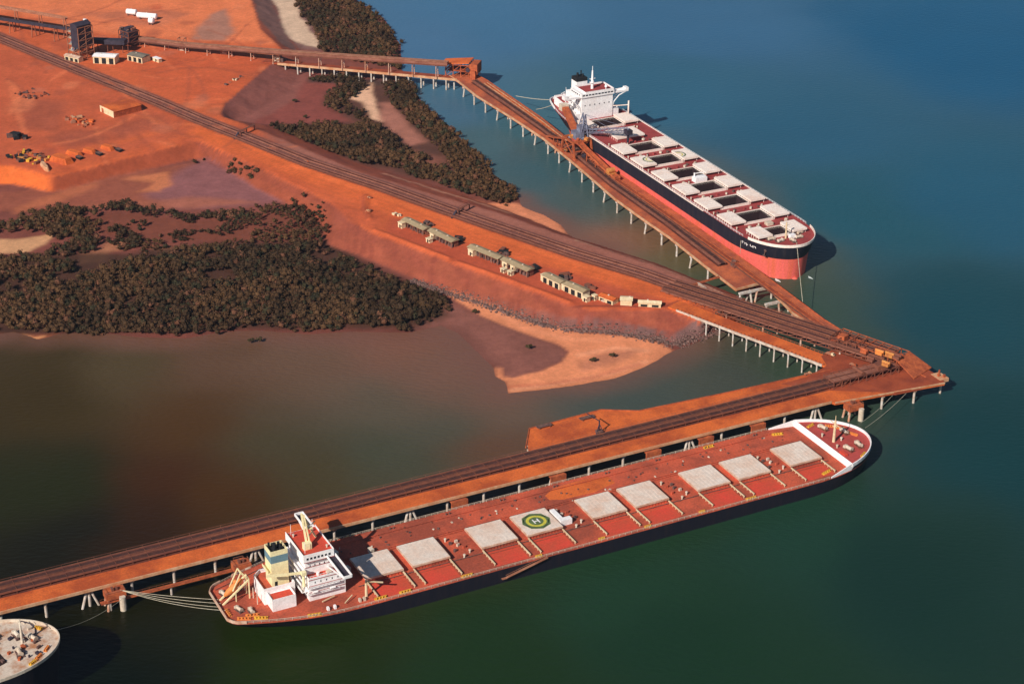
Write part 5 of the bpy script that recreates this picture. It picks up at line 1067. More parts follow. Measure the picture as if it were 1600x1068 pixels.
# name on the bow: two short worn words, marks only
def hull_pt(x, k, s=-1): 
    a = fit(hd, hl, k); return BCY + s * hb_at(a, x)
def bow_mark(x0, w_, z, h_, name='name_letter', mk='white'):
    k = 0.0 if z >= BD else 0.72 * (BD - z) / (BD - 12.6) * 0.85
    y0, y1 = hull_pt(x0, k) - 0.12, hull_pt(x0 + w_, k) - 0.12; k2 = 0.72 * (BD - z + h_) / (BD - 12.6) * 0.85; y2, y3 = hull_pt(x0, k2) - 0.12, hull_pt(x0 + w_, k2) - 0.12
    MB().add([(x0, y0, z), (x0 + w_, y1, z), (x0 + w_, y3, z - h_), (x0, y2, z - h_)], [(0, 1, 2, 3), (3, 2, 1, 0)]).build(name, M[mk], sh2)
x = 147.5
for j, (w_, dz, h_) in enumerate(((0.5, 0, 1.6), (0.9, 0.1, 0.5), (0.4, 0.4, 1.5), (0.9, 0.6, 0.5), (0.5, 0.3, 1.9), (0.7, 0.9, 0.6), (0, 0, 0), (0.5, 0.2, 1.4), (0.9, 1.2, 0.5), (0.5, 0.4, 1.6), (0.9, 0.5, 0.5), (0.5, 0.5, 1.3))):
    if w_: bow_mark(x, w_, 18.4 - dz, h_)
    x += (w_ + 0.16) if w_ else 1.5
MB().bar((146.6, hull_pt(146.6, 0.3) - 0.3, 18.0), (145.2, hull_pt(145.2, 0.9) - 0.3, 9.0), 0.2).build('draught_marks', M['offwhite'], sh2)
# anchor
y = hull_pt(163.5, 0.25) - 0.3
MB().tube((163.5, y + 0.5, 17.2), (163.5, y - 0.3, 16.8), 0.9, n=10).bar((163.5, y - 0.2, 16.8), (163.5, y - 0.4, 13.6), 0.4).bar((162.2, y - 0.4, 14.2), (164.8, y - 0.4, 14.2), 0.5).build('anchor', M['clutter'], sh2)
# bulb
bv = MB(); n_ = 12; vs = []; pr = [(160, 3.2), (165, 3.4), (169.5, 3.0), (172.5, 2.0), (174, 0.4)]
for a, r in pr:
    for i in range(n_): t_ = 2 * math.pi * i / n_; vs.append((a, BCY + math.cos(t_) * r, -1.4 + math.sin(t_) * r))
bv.add(vs, [(j * n_ + i, j * n_ + (i + 1) % n_, (j + 1) * n_ + (i + 1) % n_, (j + 1) * n_ + i) for j in range(len(pr) - 1) for i in range(n_)]); bv.build('bulb', M['antifoul'], sh2, True)
# accommodation of the far ship
W = M['white']
MB().box(-82, -64, -11.5, 12.0, BD, BD + 15.6).build('accommodation', W, sh2)
MB().prism([(-102, -12), (-64.5, -15.5), (-64.5, 17), (-102, 14)], BD, BD + 4.6).build('lower_house', W, sh2)
k = MB()
for a, b_ in (((-102, -12), (-66, -15.4)), ((-102, 14), (-66, 16.8)), ((-102, -12), (-102, 14))): k.bar((*a, BD + 5.2), (*b_, BD + 5.2), 0.25, 1.2)
k.build('house_parapet', W, sh2); MB().prism([(-101.5, -11.6), (-82.2, -13.4), (-82.2, 15.0), (-101.5, 13.6)], BD + 4.6, BD + 4.66).build('boat_deck', M['deck_b'], sh2)
MB().box(-93, -82, -8, 8, BD + 4.6, BD + 12).build('engine_casing', W, sh2); MB().box(-98, -93, -5, 5, BD + 4.6, BD + 8).build('aft_house', W, sh2)
for j in range(4): MB().box(-85, -82, -10.5 + j, 10.5 - j, BD + 4.5 + 3 * j, BD + 4.7 + 3 * j).box(-85, -84.85, -10.5 + j, 10.5 - j, BD + 4.7 + 3 * j, BD + 5.7 + 3 * j).build('aft_balcony', W, sh2)
wh2 = MB().box(-78.5, -63.2, -12.2, 12.6, BD + 15.6, BD + 18.4).build('wheelhouse', W, sh2)
MB().box(-78.1, -63.6, -9, 12.2, BD + 18.4, BD + 18.5).build('monkey_island', M['deck_b'], wh2)
k = MB()
for a, b_ in (((-78.4, -9), (-63.4, -9)), ((-78.4, 12.4), (-63.4, 12.4)), ((-63.4, -9), (-63.4, 12.4)), ((-78.4, -9), (-78.4, 12.4))): k.bar((*a, BD + 19), (*b_, BD + 19), 0.2, 1.1)
k.build('roof_parapet', W, wh2)
windows(wh2, 10, (-63.2, -11.6), (-63.2, 12), BD + 16.8, BD + 17.7, (1, 0), 0.75); windows(wh2, 5, (-77.5, -12.2), (-64.5, -12.2), BD + 16.8, BD + 17.7, (0, -1), 0.6)
for z in (9.5,): windows(sh2, 6, (-64, -10.6), (-64, 11), BD + z, BD + z + 0.8, (1, 0), 0.22)
for z in (7.5, 11.5): windows(sh2, 4, (-80, -11.5), (-66, -11.5), BD + z, BD + z + 1.0, (0, -1), 0.3)
for s in (-1, 1):
    y0, y1 = s * 12.4, s * 24.0; a, b_ = sorted((y0, y1))
    k = MB().box(-68.2, -64.2, a, b_, BD + 15.4, BD + 15.7).box(-64.4, -64.1, a, b_, BD + 15.7, BD + 16.9).box(-68.3, -68.0, a, b_, BD + 15.7, BD + 16.9).box(-68.2, -64.2, y1 - 0.15 - (s > 0) * 2, y1 + 0.15 + (s < 0) * 2, BD + 15.7, BD + 18.0)
    for x in (-64.6, -67.8): k.bar((x, y1 - s * 2, BD + 15.4), (x, s * 17, BD + 13.4), 0.5); k.bar((x, s * 17, BD + 13.4), (x, s * 13.2, BD + 9.5), 0.5); k.bar((x, s * 13.2, BD + 9.5), (x, s * 11.8, BD + 4.5), 0.5)
    k.build('bridge_wing', W, sh2)
MB().tube((-71, 0, BD + 18.5), (-71, 0, BD + 31), 1.0, 0.5, 10).box(-72.2, -69.8, -1.6, 1.6, BD + 22.6, BD + 22.9).bar((-71, -2.2, BD + 25.4), (-71, 2.2, BD + 25.4), 0.35).bar((-73, 0, BD + 24), (-69, 0, BD + 24), 0.35).tube((-71, 0, BD + 31), (-71, 0, BD + 34), 0.2).build('radar_mast', W, sh2)
MB().tube((-66.5, 8, BD + 18.5), (-66.5, 8, BD + 20), 0.3).tube((-66.5, 8, BD + 20), (-66.5, 8, BD + 21.6), 1.0, 0.6, 10).build('radome', W, sh2)
f2 = MB().box(-91.5, -84, -4.6, 3.4, BD + 12, BD + 19.6).build('funnel', W, sh2)
MB().box(-91.52, -83.98, -4.62, 3.42, BD + 19.6, BD + 22.0).tube((-88, -2, BD + 22), (-88, -2, BD + 24.6), 0.8).tube((-86, 1, BD + 22), (-86, 1, BD + 24.2), 0.6).tube((-89.6, 1.5, BD + 22), (-89.6, 1.5, BD + 25.4), 0.45).build('funnel_top', M['soot'], f2)
MB().tube((-95, -8, BD + 4.6), (-95, -8, BD + 10), 0.5).bar((-95, -8, BD + 9.6), (-90, -13, BD + 11), 0.4).build('provision_crane', W, sh2)
k = MB().tube((-60.6, 22.4, BD), (-60.6, 22.4, BD + 10), 0.55, n=10).bar((-60.6, 22.4, BD + 7.2), (-63.6, 12.2, BD + 7.0), 0.5); k.build('side_crane', M['cover_b'], sh2)
lb2 = MB(); vs = []; ctr = Vector((-76, -15.2, BD + 7.4))
for a, r in ((-4.4, 0.2), (-3.4, 1.1), (0, 1.4), (3.4, 1.1), (4.4, 0.2)):
    for i in range(10): t_ = 2 * math.pi * i / 10; vs.append((ctr.x + a, ctr.y + math.cos(t_) * r, ctr.z + math.sin(t_) * r))
lb2.add(vs, [(j * 10 + i, j * 10 + (i + 1) % 10, (j + 1) * 10 + (i + 1) % 10, (j + 1) * 10 + i) for j in range(4) for i in range(10)]).bar((-79, -13.4, BD + 5), (-79, -15.6, BD + 9.4), 0.35).bar((-73, -13.4, BD + 5), (-73, -15.6, BD + 9.4), 0.35); lb2.build('lifeboat', W, sh2, True)
for x, y in ((-104.5, -4), (-105, 6), (-103.8, 1.5)): winch(sh2, x, y, BD, 0.2, 'offwhite', 'clutter', 0.85)
edge_strip(hd, BCY, B0, B0 + 20, BD - 0.1, BD + 1.5, 0.4).build('stern_bulwark', W, sh2); MB().box(B0 - 0.2, B0 + 0.2, BCY - 10, BCY + 10, BD - 0.1, BD + 1.5).build('transom_bulwark', W, sh2)
MB().tube((B0 + 1, BCY, BD + 1), (B0 + 0.2, BCY, BD + 7), 0.15).build('ensign_staff', W, sh2)
# pale ripples at the stem
fo = MB()
for (cx, cy, a, b_) in ((169.5, -9, 3.4, 1.0), (174.5, 10, 2.8, 0.8)):
    fo.add([(cx + a * math.cos(t) * (0.7 + 0.3 * math.sin(3 * t)), cy + b_ * math.sin(t), 0.03) for t in np.linspace(0, 2 * math.pi, 18, endpoint=False)], [tuple(range(18))])
fo = fo.build('foam', M['foam']); fo.location = (SB.x, SB.y, 0.0); fo.rotation_euler = (0, 0, SB.a); tag(fo, 'small white patches of foam on the water at the bow of the far ship', 'foam', None, 'stuff')

# ---- third ship, lower left corner
c_, n_ = math.cos(WA.a), math.sin(WA.a); ctip = WA.px(91, 990, 20.0)
C3 = Frame(*WA.wor(ctip[0] - 1.5, ctip[1] - 0.5), WA.a)
sh3 = thing('ore_carrier', 'bow of a third ship with a cluttered pale foredeck, cut by the left edge', 'ship', (C3.x, C3.y, 0), C3.a)
h3 = hull_outline(-262, 1.5, 20.5, 34, 40, 10, pw=2.2); h3l = hull_outline(-256, -1, 20.3, 38, 60, 2, pw=2.1)
loft([(closed(fit(h3, h3l, 1), 0), -4), (closed(fit(h3, h3l, 0.8), 0), 4), (closed(h3, 0), 20.0)]).build('hull', M['navy'], sh3, True)
MB().prism(closed(h3, 0), 19.8, 20.02).build('foredeck', M['whitish_deck'], sh3)
edge_strip(h3, 0, -30, 1.5, 19.9, 21.2, 0.4).build('bulwark', M['offwhite'], sh3)
MB().prism([(-34, -15), (-20.5, -9), (-22, -1), (-34, 2)], 20.02, 20.1).build('deck_opening', M['hold'], sh3)
for x, y, r in ((-13, 6, 0.2), (-15, -6, 0.0), (-8, 1.2, 0.4), (-21, 9, 0.3)): winch(sh3, x, y, 20.02, r, 'offwhite', 'clutter', 1.0)
for x, y, r, mk in ((-5, -7.5, 0.9, 'orange'), (-9, -11.2, 0.7, 'orange'), (-4.4, 7.5, -0.9, 'yellow'), (-12, -14, 0.6, 'yellow'), (-24, 13, -0.2, 'frame_light'), (-20, 15.5, -0.2, 'orange')): fairlead(sh3, x, y, 20.02, r, 3.6, mk)
for j in range(40):
    x, y = RS.uniform(-34, -4), RS.uniform(-11, 14)
    if abs(y) < hb_at(h3, x) - 3: MB().cbox(x, y, 20.5, RS.uniform(0.7, 2.2), RS.uniform(0.5, 1.6), 1.0, RS.rand() * 3).build('deck_gear', M[('frame', 'clutter', 'dark_steel', 'ore_steel', 'offwhite')[j % 5]], sh3)
MB().tube((-12.4, 0.8, 20), (-12.4, 0.8, 31), 0.55, 0.35, 10).bar((-12.4, -1.6, 29.6), (-12.4, 3.2, 29.6), 0.25).bar((-12.4, 0.8, 26), (-9.2, 0.8, 20.2), 0.3).build('foremast', M['offwhite'], sh3)
for a in range(5): MB().tube((-3 - a * 1.8, 10 - a * -1.0, 20.02), (-3.5 - a * 1.8, 11 - a * -0.9, 20.9), 0.25).build('bitts', M['offwhite'], sh3)
MB().rope([(-8, 2, 20.3), (-6.4, 4.5, 20.3), (-5.6, 8, 20.4), (-6.6, 11.6, 20.6), (-9.5, 14.2, 21)], 0.25).build('deck_rope', M['dark_steel'], sh3)

# ------------------------------------------------------------------ mooring lines
def line(p, q, label, sag=1.5, r=0.13, name='mooring_line', group=None, cat='rope', mk='rope'):
    P = []; 
    for i in range(9):
        t = i / 8; P.append((p[0] + (q[0] - p[0]) * t, p[1] + (q[1] - p[1]) * t, p[2] + (q[2] - p[2]) * t - sag * 4 * t * (1 - t)))
    o = P[0]; b_ = MB().rope([(a - o[0], c - o[1], d - o[2]) for a, c, d in P], r).build(name, M[mk]); b_.location = o; return tag(b_, label, cat, group)
dol = Vector((*un(188, 921, 8.6), 8.6))
for i, (px, py, lb) in enumerate([(341, 936, 'uppermost of the ropes fanning from the dolphin to the stern of the near ship'), (345, 942, 'second rope from the top in the fan to the near ship stern'),
                                  (347, 948, 'middle rope of the fan from the dolphin to the stern of the near ship'), (352, 953, 'lowest rope in the fan from the dolphin to the stern of the near ship')]):
    line((dol.x, dol.y, dol.z), (*un(px, py, AD + 0.6), AD + 0.6), lb, 0.6 + 0.4 * i, 0.1)
for i, (a, b_, lb) in enumerate([((1352, 668), (1418, 612), 'bow rope of the near ship led to the tip of the wharf, right hand one'), ((1345, 660), (1396, 616), 'bow rope of the near ship led to the tip of the wharf, left hand one')]):
    line((*un(*a, AD + 3), AD + 3), (*un(*b_, 7.0), 7.0), lb, 1.2, 0.09)
line((*SB.wor(-106, -8), BD + 0.8), (*un(806, 151, DZ), DZ + 0.5), 'upper stern rope of the far ship led to the wharf', 0.8, 0.2)
line((*SB.wor(-100, -12.5), BD + 0.5), (*un(838, 172, DZ), DZ + 0.5), 'lower stern rope of the far ship led to the wharf', 0.6, 0.2)
line((*SB.wor(170, 2), BD + 0.6), (*un(1254, 472, DZ), DZ + 0.4), 'bow rope of the far ship falling straight to the wharf', 0.5, 0.16)
line((*C3.wor(-1, 3), 20.8), (*un(196, 931, 8), 8.0), 'faint rope from the bow of the third ship towards the dolphin', 3.0, 0.07)

# ------------------------------------------------------------------ shiploader on the far wharf
sx_, sy_ = un(917, 232, DZ); lx0, ly0 = SB.loc((sx_, sy_))
sl_ = thing('shiploader', 'tall ore stained shiploader straddling the far wharf beside the white bridge', 'shiploader', (*SB.wor(-38, -29), DZ + 0.02), SB.a)
k = MB()
for x in (-9, 9):
    for y in (-6, 7): k.bar((x, y, 0.8), (x * 0.75, y, 11), 1.1); k.box(x - 2.2, x + 2.2, y - 0.7, y + 0.7, 0, 1.1)
    k.bar((x * 0.75, -6, 11), (x * 0.75, 7, 11), 1.1); k.bar((x * 0.9, -6, 5), (x * 0.9, 7, 5), 0.6)
for y in (-6, 7): k.bar((-7, y, 11), (7, y, 11), 1.1); k.bar((-9, y, 1.0), (7, y, 10.5), 0.5); k.bar((9, y, 1.0), (-7, y, 10.5), 0.5)
k.build('portal', M['ore_steel'], sl_)
k = MB()
for x, y in ((-3.2, 1), (3.2, 1), (-3.2, 7), (3.2, 7)): k.bar((x, y, 11), (x * 0.5, 5.5, 27), 0.65)
for z in (14.5, 18, 21.5, 25):
    f = (z - 11) / 16 * 0.5; a = 3.2 * (1 - f)
    for y in (1 + 4.5 * (z - 11) / 16, 7 - 1.5 * (z - 11) / 16): k.bar((-a, y, z), (a, y, z), 0.4); k.bar((-a, y, z), (a, y, z - 3.2), 0.3)
    k.bar((-a, 1 + 4.5 * (z - 11) / 16, z), (-a, 7 - 1.5 * (z - 11) / 16, z), 0.35); k.bar((a, 1 + 4.5 * (z - 11) / 16, z), (a, 7 - 1.5 * (z - 11) / 16, z), 0.35)
k.build('mast', M['grey_steel'], sl_)
k = MB().box(-3.2, 3.2, -2.2, 4, 11.2, 16.0).box(-2.2, 2.4, 1.2, 7.4, 16.0, 19.5); k.build('machinery_house', M['grey_steel'], sl_)
# luffing boom to the ship, chute into hatch 3
bo = MB()
A_, B_ = Vector((3, 7.4, 14.5)), Vector((27, 23, 21.0))
for o in ((-1.1, 0), (1.1, 0)):
    for dz in (0, 2.4): bo.bar(A_ + Vector((o[0], 0, dz)), B_ + Vector((o[0], 0, dz)), 0.35)
for i in range(10):
    p, q = A_.lerp(B_, i / 10), A_.lerp(B_, (i + 1) / 10)
    for o in (-1.1, 1.1): bo.bar(p + Vector((o, 0, 0)), q + Vector((o, 0, 2.4)), 0.22)
    bo.bar(p + Vector((-1.1, 0, 2.4)), p + Vector((1.1, 0, 2.4)), 0.2)
bo.bar(A_ + Vector((0, 0, 0.5)), B_ + Vector((0, 0, 0.5)), 1.6, 0.3); bo.bar((0, 6, 26.5), B_ + Vector((0, 0, 2.4)), 0.16); bo.bar((0.6, 6, 26.5), A_.lerp(B_, 0.55) + Vector((0, 0, 2.4)), 0.16)
bo.build('boom', M['grey_steel'], sl_)
MB().box(24.5, 29.5, 21, 25, 19.2, 22.2).tube((27, 23, 19.2), (27, 23, 13.5), 0.9, 0.7, 10).build('loading_chute', M['dark_steel'], sl_)
# counterweight gallery towards the stern and tripper ramp along the wharf
bo = MB(); P = [(-5, 2.0, 12.6), (-17, 5.0, 15.4), (-33, 9.0, 18.6)]
bo.ribbon(P, -2.2, 2.2, 0, 2.2); bo.build('gallery', M['ore_steel'], sl_); MB().box(-37.5, -33, 6.6, 11.8, 17.8, 22).build('cab', M['offwhite'], sl_)
tpr = MB(); P = [(4, -1.4, 10.5), (14, -1.4, 8.5), (44, 0.6, 2.4), (54, 1.0, 1.6)]
tpr.ribbon(P, -1.9, 1.9, 0, 0.5).ribbon(P, -2.0, -1.8, 0.5, 1.5).ribbon(P, 1.8, 2.0, 0.5, 1.5)
for x, z in ((18, 7.6), (30, 5.2), (42, 2.8)):
    for y in (-1.9, 2.4): tpr.bar((x, y, 0.1), (x, y, z), 0.5)
tpr.build('tripper_ramp', M['ore_steel'], sl_)
MB().tube((45.5, -1.6, 4.6), (45.5, 3, 4.6), 1.7, n=14).box(43.4, 48, -2, 3.6, 2.6, 3.2).build('belt_drum', M['yellow_steel'], sl_)
MB().ribbon([(-6, -3.2, 9), (-24, -3.4, 4.0), (-34, -3.4, 2.0)], -1.6, 1.6, 0, 0.5).bar((-22, -5, 0), (-22, -5, 5), 0.4).bar((-22, -2, 0), (-22, -2, 5), 0.4).build('rear_ramp', M['ore_steel'], sl_)
mech(sl_, 14, -20, 12, -6, 4, 1.5, ['ore_steel', 'frame', 'clutter', 'yellow_steel', 'dark_steel'], 1.2)
mech(sl_, 6, -7, 7, -4, 5, 11.2, ['ore_steel', 'grey_steel', 'yellow_steel'], 1.2)

# ------------------------------------------------------------------ sheds on the causeway
def shed(p, q, zr, depth, label, roof='roof', wall=True, open_=False, high=4.2, bays=0, group='long sheds on the causeway'):
    a, b_ = un(*p, zr), un(*q, zr); h = math.atan2(b_[1] - a[1], b_[0] - a[0]); L = math.dist(a, b_); g = 8.6
    t = thing('equipment_shed', label, 'shed', (*a, g), h, group)
    H = zr - g; d2 = depth / 2
    MB().add([(-0.4, -d2 - 0.4, H - 0.5), (L + 0.4, -d2 - 0.4, H - 0.5), (L + 0.4, 0, H + 0.35), (-0.4, 0, H + 0.35), (-0.4, d2 + 0.4, H - 0.5), (L + 0.4, d2 + 0.4, H - 0.5), (-0.4, -d2 - 0.4, H - 0.7), (L + 0.4, -d2 - 0.4, H - 0.7), (L + 0.4, d2 + 0.4, H - 0.7), (-0.4, d2 + 0.4, H - 0.7)],
             [(0, 1, 2, 3), (3, 2, 5, 4), (0, 6, 7, 1), (4, 5, 8, 9), (0, 3, 4, 9, 6), (1, 7, 8, 5, 2), (6, 9, 8, 7)]).build('roof', M[roof], t)
    if open_:
        MB().box(0.3, L - 0.3, 0.2, d2 - 0.1, -0.3, H - 0.72).build('wall', M['frame'], t); k = MB()
        for x in np.linspace(0.2, L - 0.2, max(3, int(L / 4))): k.bar((x, -d2 + 0.1, -0.2), (x, -d2 + 0.1, H - 0.7), 0.25)
        k.build('post', M['frame_light'], t); scn = MB()
        for x in np.arange(1.5, L - 1, 2.7): scn.cbox(x, -d2 * 0.4, 0.8, RS.uniform(0.9, 2.0), 1.4, 1.8, RS.rand())
        scn.build('switchgear', M['clutter'], t); bays = 0
    else: MB().box(0, L, -d2, d2, -0.3, H - 0.72).build('wall', M['cabin' if wall else 'frame_light'], t)
    if bays:
        for i in range(bays):
            x = L * (i + 0.5) / bays; MB().box(x - L / bays * 0.3, x + L / bays * 0.3, -d2 - 0.06, -d2, 0, H - 1.5).build('door', M['soot'], t)
    for i, x in enumerate(np.arange(1.5, L - 1, 3.4)): MB().cbox(x, 0.2, H + 0.45, 0.8, 0.8, 0.5).build('roof_vent', M['offwhite'], t) if i % 3 == 1 else None
    return t
ZR = 13.2
sd = [((633, 340), (667, 356), 'long khaki roofed shed furthest up the causeway, first of the first pair'), ((674, 357), (711, 375), 'long khaki roofed shed on the causeway, second of the first pair'),
      ((736, 382), (783, 401), 'long khaki roofed shed at the start of the middle pair'), ((788, 402), (829, 420), 'long khaki roofed shed at the end of the middle pair'),
      ((853, 426), (880, 439), 'short khaki roofed shed of the last pair, on the left'), ((886, 440), (916, 453), 'short khaki roofed shed of the last pair, on the right')]
for i_, (p, q, lb) in enumerate(sd): shed(p, q, ZR, 5.6, lb, bays=3, open_=i_ < 4)
def cabin(px, py, L, W_, H, h, label, roof='cabin', g=8.6, doors=1):
    t = thing('site_cabin', label, 'cabin', (*un(px, py, g), g), h, 'site cabins along the bank')
    MB().box(-L / 2, L / 2, -W_ / 2, W_ / 2, -0.2, H).build('wall', M['cabin'], t); MB().box(-L / 2 - 0.25, L / 2 + 0.25, -W_ / 2 - 0.25, W_ / 2 + 0.25, H, H + 0.25).build('roof', M[roof], t)
    for i in range(doors):
        x = -L / 2 + L * (i + 0.5) / doors; MB().box(x - 0.55, x + 0.55, -W_ / 2 - 0.06, -W_ / 2, 0, 2.1).build('door', M['soot'], t); MB().box(x + 0.9, x + 1.7, -W_ / 2 - 0.06, -W_ / 2, 1.1, 1.9).build('window', M['glass'], t)
    return t
hs = math.radians(-47)
hc = [((628, 355), 3.6, 3.0, 3.2, 'cream cabin by the lower side of the first long shed'), ((678, 372), 3.8, 3.0, 3.2, 'cream cabin in front of the second long shed'), ((671, 378), 3.2, 2.6, 2.2, 'low cream cabin nearest the bank before the second long shed'),
      ((738, 398), 4.0, 3.0, 3.4, 'cream cabin at the left end of the third long shed'), ((791, 416), 4.2, 3.0, 3.2, 'cream cabin under the left end of the fourth long shed'), ((804, 422), 3.8, 3.2, 3.2, 'cream cabin under the middle of the fourth long shed'),
      ((787, 425), 3.0, 2.4, 2.2, 'small low cabin left before the fourth long shed'), ((798, 429), 3.0, 2.4, 2.4, 'small low cabin right before the fourth long shed'),
      ((851, 438), 3.4, 3.0, 3.6, 'cream cabin left in front of the fifth shed'), ((863, 443), 2.6, 3.0, 3.6, 'narrow cream cabin right in front of the fifth shed'), ((884, 453), 3.6, 3.0, 3.4, 'cream cabin left in front of the sixth shed'), ((900, 459), 4.0, 3.2, 3.4, 'cream cabin right in front of the sixth shed'),
      ((916, 470), 3.4, 2.8, 2.8, 'square cream cabin at the near end of the shed row'), ((929, 468), 2.4, 2.2, 2.8, 'little cream kiosk between the square cabin and the lean-to')]
for (px, py), L, W_, H, lb in hc:
    cabin(px, py, L, W_, H, hs, lb)
shed((940, 458), (962, 466), 11.8, 5.0, 'ore dusted shed with a pale end wall near the end of the row', 'ore_deck', True, bays=2, group='sheds at the end of the row')
t = shed((970, 464), (988, 465), 12.2, 5.2, 'cream gable roofed hut second from the end of the row', 'cabin', True, bays=0, group='sheds at the end of the row')
t = shed((998, 469), (1033, 471), 11.4, 3.4, 'long low cream hut with two dark doors at the end of the row', 'cabin', True, bays=2, group='sheds at the end of the row')
# stacks of dark stores at the shed ends
def scatter(px, py, z, n, rx, ry, name, label, cat, mats, big=1.0, rz=0.0, group=None):
    t = thing(name, label, cat, (*un(px, py, z), z), rz, group)
    for i in range(n):
        k = MB(); x, y = RS.uniform(-rx, rx), RS.uniform(-ry, ry); s = RS.uniform(0.5, 1.3) * big
        k.cbox(x, y, s * 0.45, s * RS.uniform(1, 2.6), s * RS.uniform(0.7, 1.3), s * 0.9, RS.rand() * 3); k.build('crate' if i % 2 else 'steel_section', M[mats[i % len(mats)]], t)
    return t
for px, py, lb in [(669, 352, 'dark stack of stores between the first two long sheds'), (718, 374, 'dark stack of stores at the near end of the second long shed'), (786, 396, 'dark stack of stores between the third and fourth long sheds'), (835, 419, 'dark stack of stores at the near end of the fourth long shed'),
                   (884, 434, 'dark stack of stores between the fifth and sixth sheds'), (921, 450, 'dark stack of stores at the near end of the sixth shed'), (621, 336, 'yellowish stores at the far end of the first long shed'), (948, 470, 'pale drums and stores before the ore dusted shed')]:
    scatter(px, py, 8.6, 7, 2.4, 2.0, 'stores_stack', lb, 'stores', ['frame', 'soot', 'clutter'] if 'dark' in lb else ['cabin', 'ore_steel', 'offwhite'], 1.9 if 'dark' in lb else 1.2, hs, 'stores beside the sheds')
# cable bridge over the conveyors
for (p, q, lb) in [((713, 337), (734, 326), 'brown access bridge crossing over the two causeway conveyors'), ((373, 214), (398, 202), 'brown access bridge crossing the causeway conveyors near the yard'), ]:
    a, b_ = un(*p, 8.6), un(*q, 8.6); h = math.atan2(b_[1] - a[1], b_[0] - a[0]); L = math.dist(a, b_); t = thing('access_bridge', lb, 'footbridge', (*a, 8.5), h)
    MB().box(0, L, -0.8, 0.8, 3.4, 3.6).build('deck', M['frame'], t); MB().box(0, L, -0.8, -0.72, 4.5, 4.6).box(0, L, 0.72, 0.8, 4.5, 4.6).build('handrail', M['dark_steel'], t)
    MB().bar((-5, 0, 0), (0, 0, 3.5), 1.2, 0.3).build('stair', M['dark_steel'], t)
    for x in (0.4, L / 2, L - 0.4): MB().bar((x, 0, 0), (x, 0, 3.4), 0.5).build('post', M['frame'], t)

# ------------------------------------------------------------------ plant and yard
Z0 = 8.6
ply = lambda px, py, z=Z0: (*un(px, py, z), z)
hp = math.radians(-42)
t = thing('screening_tower', 'tall dark steel screening tower of the ore plant at the upper left', 'tower', ply(128, 88), hp)
frame_tower(t, -7, 7, -6.5, 6.5, 0, 24, 5, 'frame_light', 3, 3, 0.5)
MB().box(-1.5, 6.6, -6.9, 5.8, 8.5, 25.5).build('cladding', M['dark_steel'], t)
for z in (4.8, 9.6, 14.4, 19.2): MB().box(-7.4, -1.5, -6.4, 6.4, z, z + 0.3).build('floor', M['offwhite'], t)
MB().add([(-2, -7.2, 25.5), (7, -7.2, 25.5), (7, 6.2, 25.5), (-2, 6.2, 25.5), (2.5, -7.2, 27.6), (2.5, 6.2, 27.6)], [(0, 1, 4), (3, 5, 2), (0, 4, 5, 3), (1, 2, 5, 4), (0, 3, 2, 1)]).build('roof', M['dark_steel'], t)
mech(t, 8, -6.5, -2.5, -5, 5, 5.0, ['offwhite', 'grey_steel', 'frame', 'band'], 1.3); mech(t, 5, -6.5, -2.5, -5, 5, 9.8, ['offwhite', 'grey_steel', 'band'], 1.3)
MB().cbox(1, 5, 27, 2.4, 1.6, 1.4).build('roof_plant', M['white'], t)
# inclined gantries from the left
for i, (p, q, z1, z2, lb, mk) in enumerate([((-60, 2), (104, 30), 26, 23, 'upper tall conveyor gantry on slender legs leading to the screening tower', 'frame_light'), ((-60, 22), (112, 48), 16, 19, 'lower dark belt gantry leading to the screening tower', 'dark_steel')]):
    a, b_ = Vector((*un(*p, z1), z1)), Vector((*un(*q, z2), z2)); t = thing('conveyor_gantry', lb, 'conveyor', (a.x, a.y, Z0), 0, None)
    P = [(0, 0, a.z - Z0), (b_.x - a.x, b_.y - a.y, b_.z - Z0)]
    MB().ribbon(P, -1.5, 1.5, 0, 0.3).ribbon(P, -1.6, -1.4, 0.3, 1.6).ribbon(P, 1.4, 1.6, 0.3, 1.6).build('truss', M[mk], t)
    MB().ribbon(P, -1.0, 1.0, 0.32, 0.6).build('belt', M['belt'], t)
    for pt, h in samples(P, 22, 6):
        nx_, ny_ = -math.sin(h), math.cos(h); k = MB()
        for s in (-1, 1): k.bar((pt.x + nx_ * 2.6 * s, pt.y + ny_ * 2.6 * s, 0), (pt.x + nx_ * 1.3 * s, pt.y + ny_ * 1.3 * s, pt.z), 0.5)
        k.build('trestle_leg', M['frame_light'], t)
t = thing('transfer_tower', 'squat dark transfer tower with a jagged top at the start of the long gallery', 'tower', ply(203, 71), hp)
frame_tower(t, -6, 6, -5, 5, 0, 12, 3, 'frame', 3, 2, 0.45); MB().box(-4.5, 5.5, -4.6, 4.6, 3, 12.4).box(-2, 3, -3, 2, 12.4, 14.6).build('cladding', M['dark_steel'], t); mech(t, 6, -5, 5, -4, 4, 12.3, ['dark_steel', 'frame', 'clutter'], 1.3)
a, b_ = Vector((*un(140, 62, 17), 17)), Vector((*un(196, 62, 19), 19)); t = thing('link_conveyor', 'dark conveyor gallery between the screening tower and the squat transfer tower', 'conveyor', (a.x, a.y, Z0))
P = [(0, 0, 6.0), (b_.x - a.x, b_.y - a.y, 7.0)]; MB().ribbon(P, -3, 3, 0, 3.4).build('gallery_housing', M['dark_steel'], t)
for pt, h in samples(P, 12, 4): MB().bar((pt.x - 2, pt.y, 0), (pt.x - 2, pt.y, pt.z), 0.5).bar((pt.x + 2, pt.y, 0), (pt.x + 2, pt.y, pt.z), 0.5).build('support_frame', M['frame'], t)
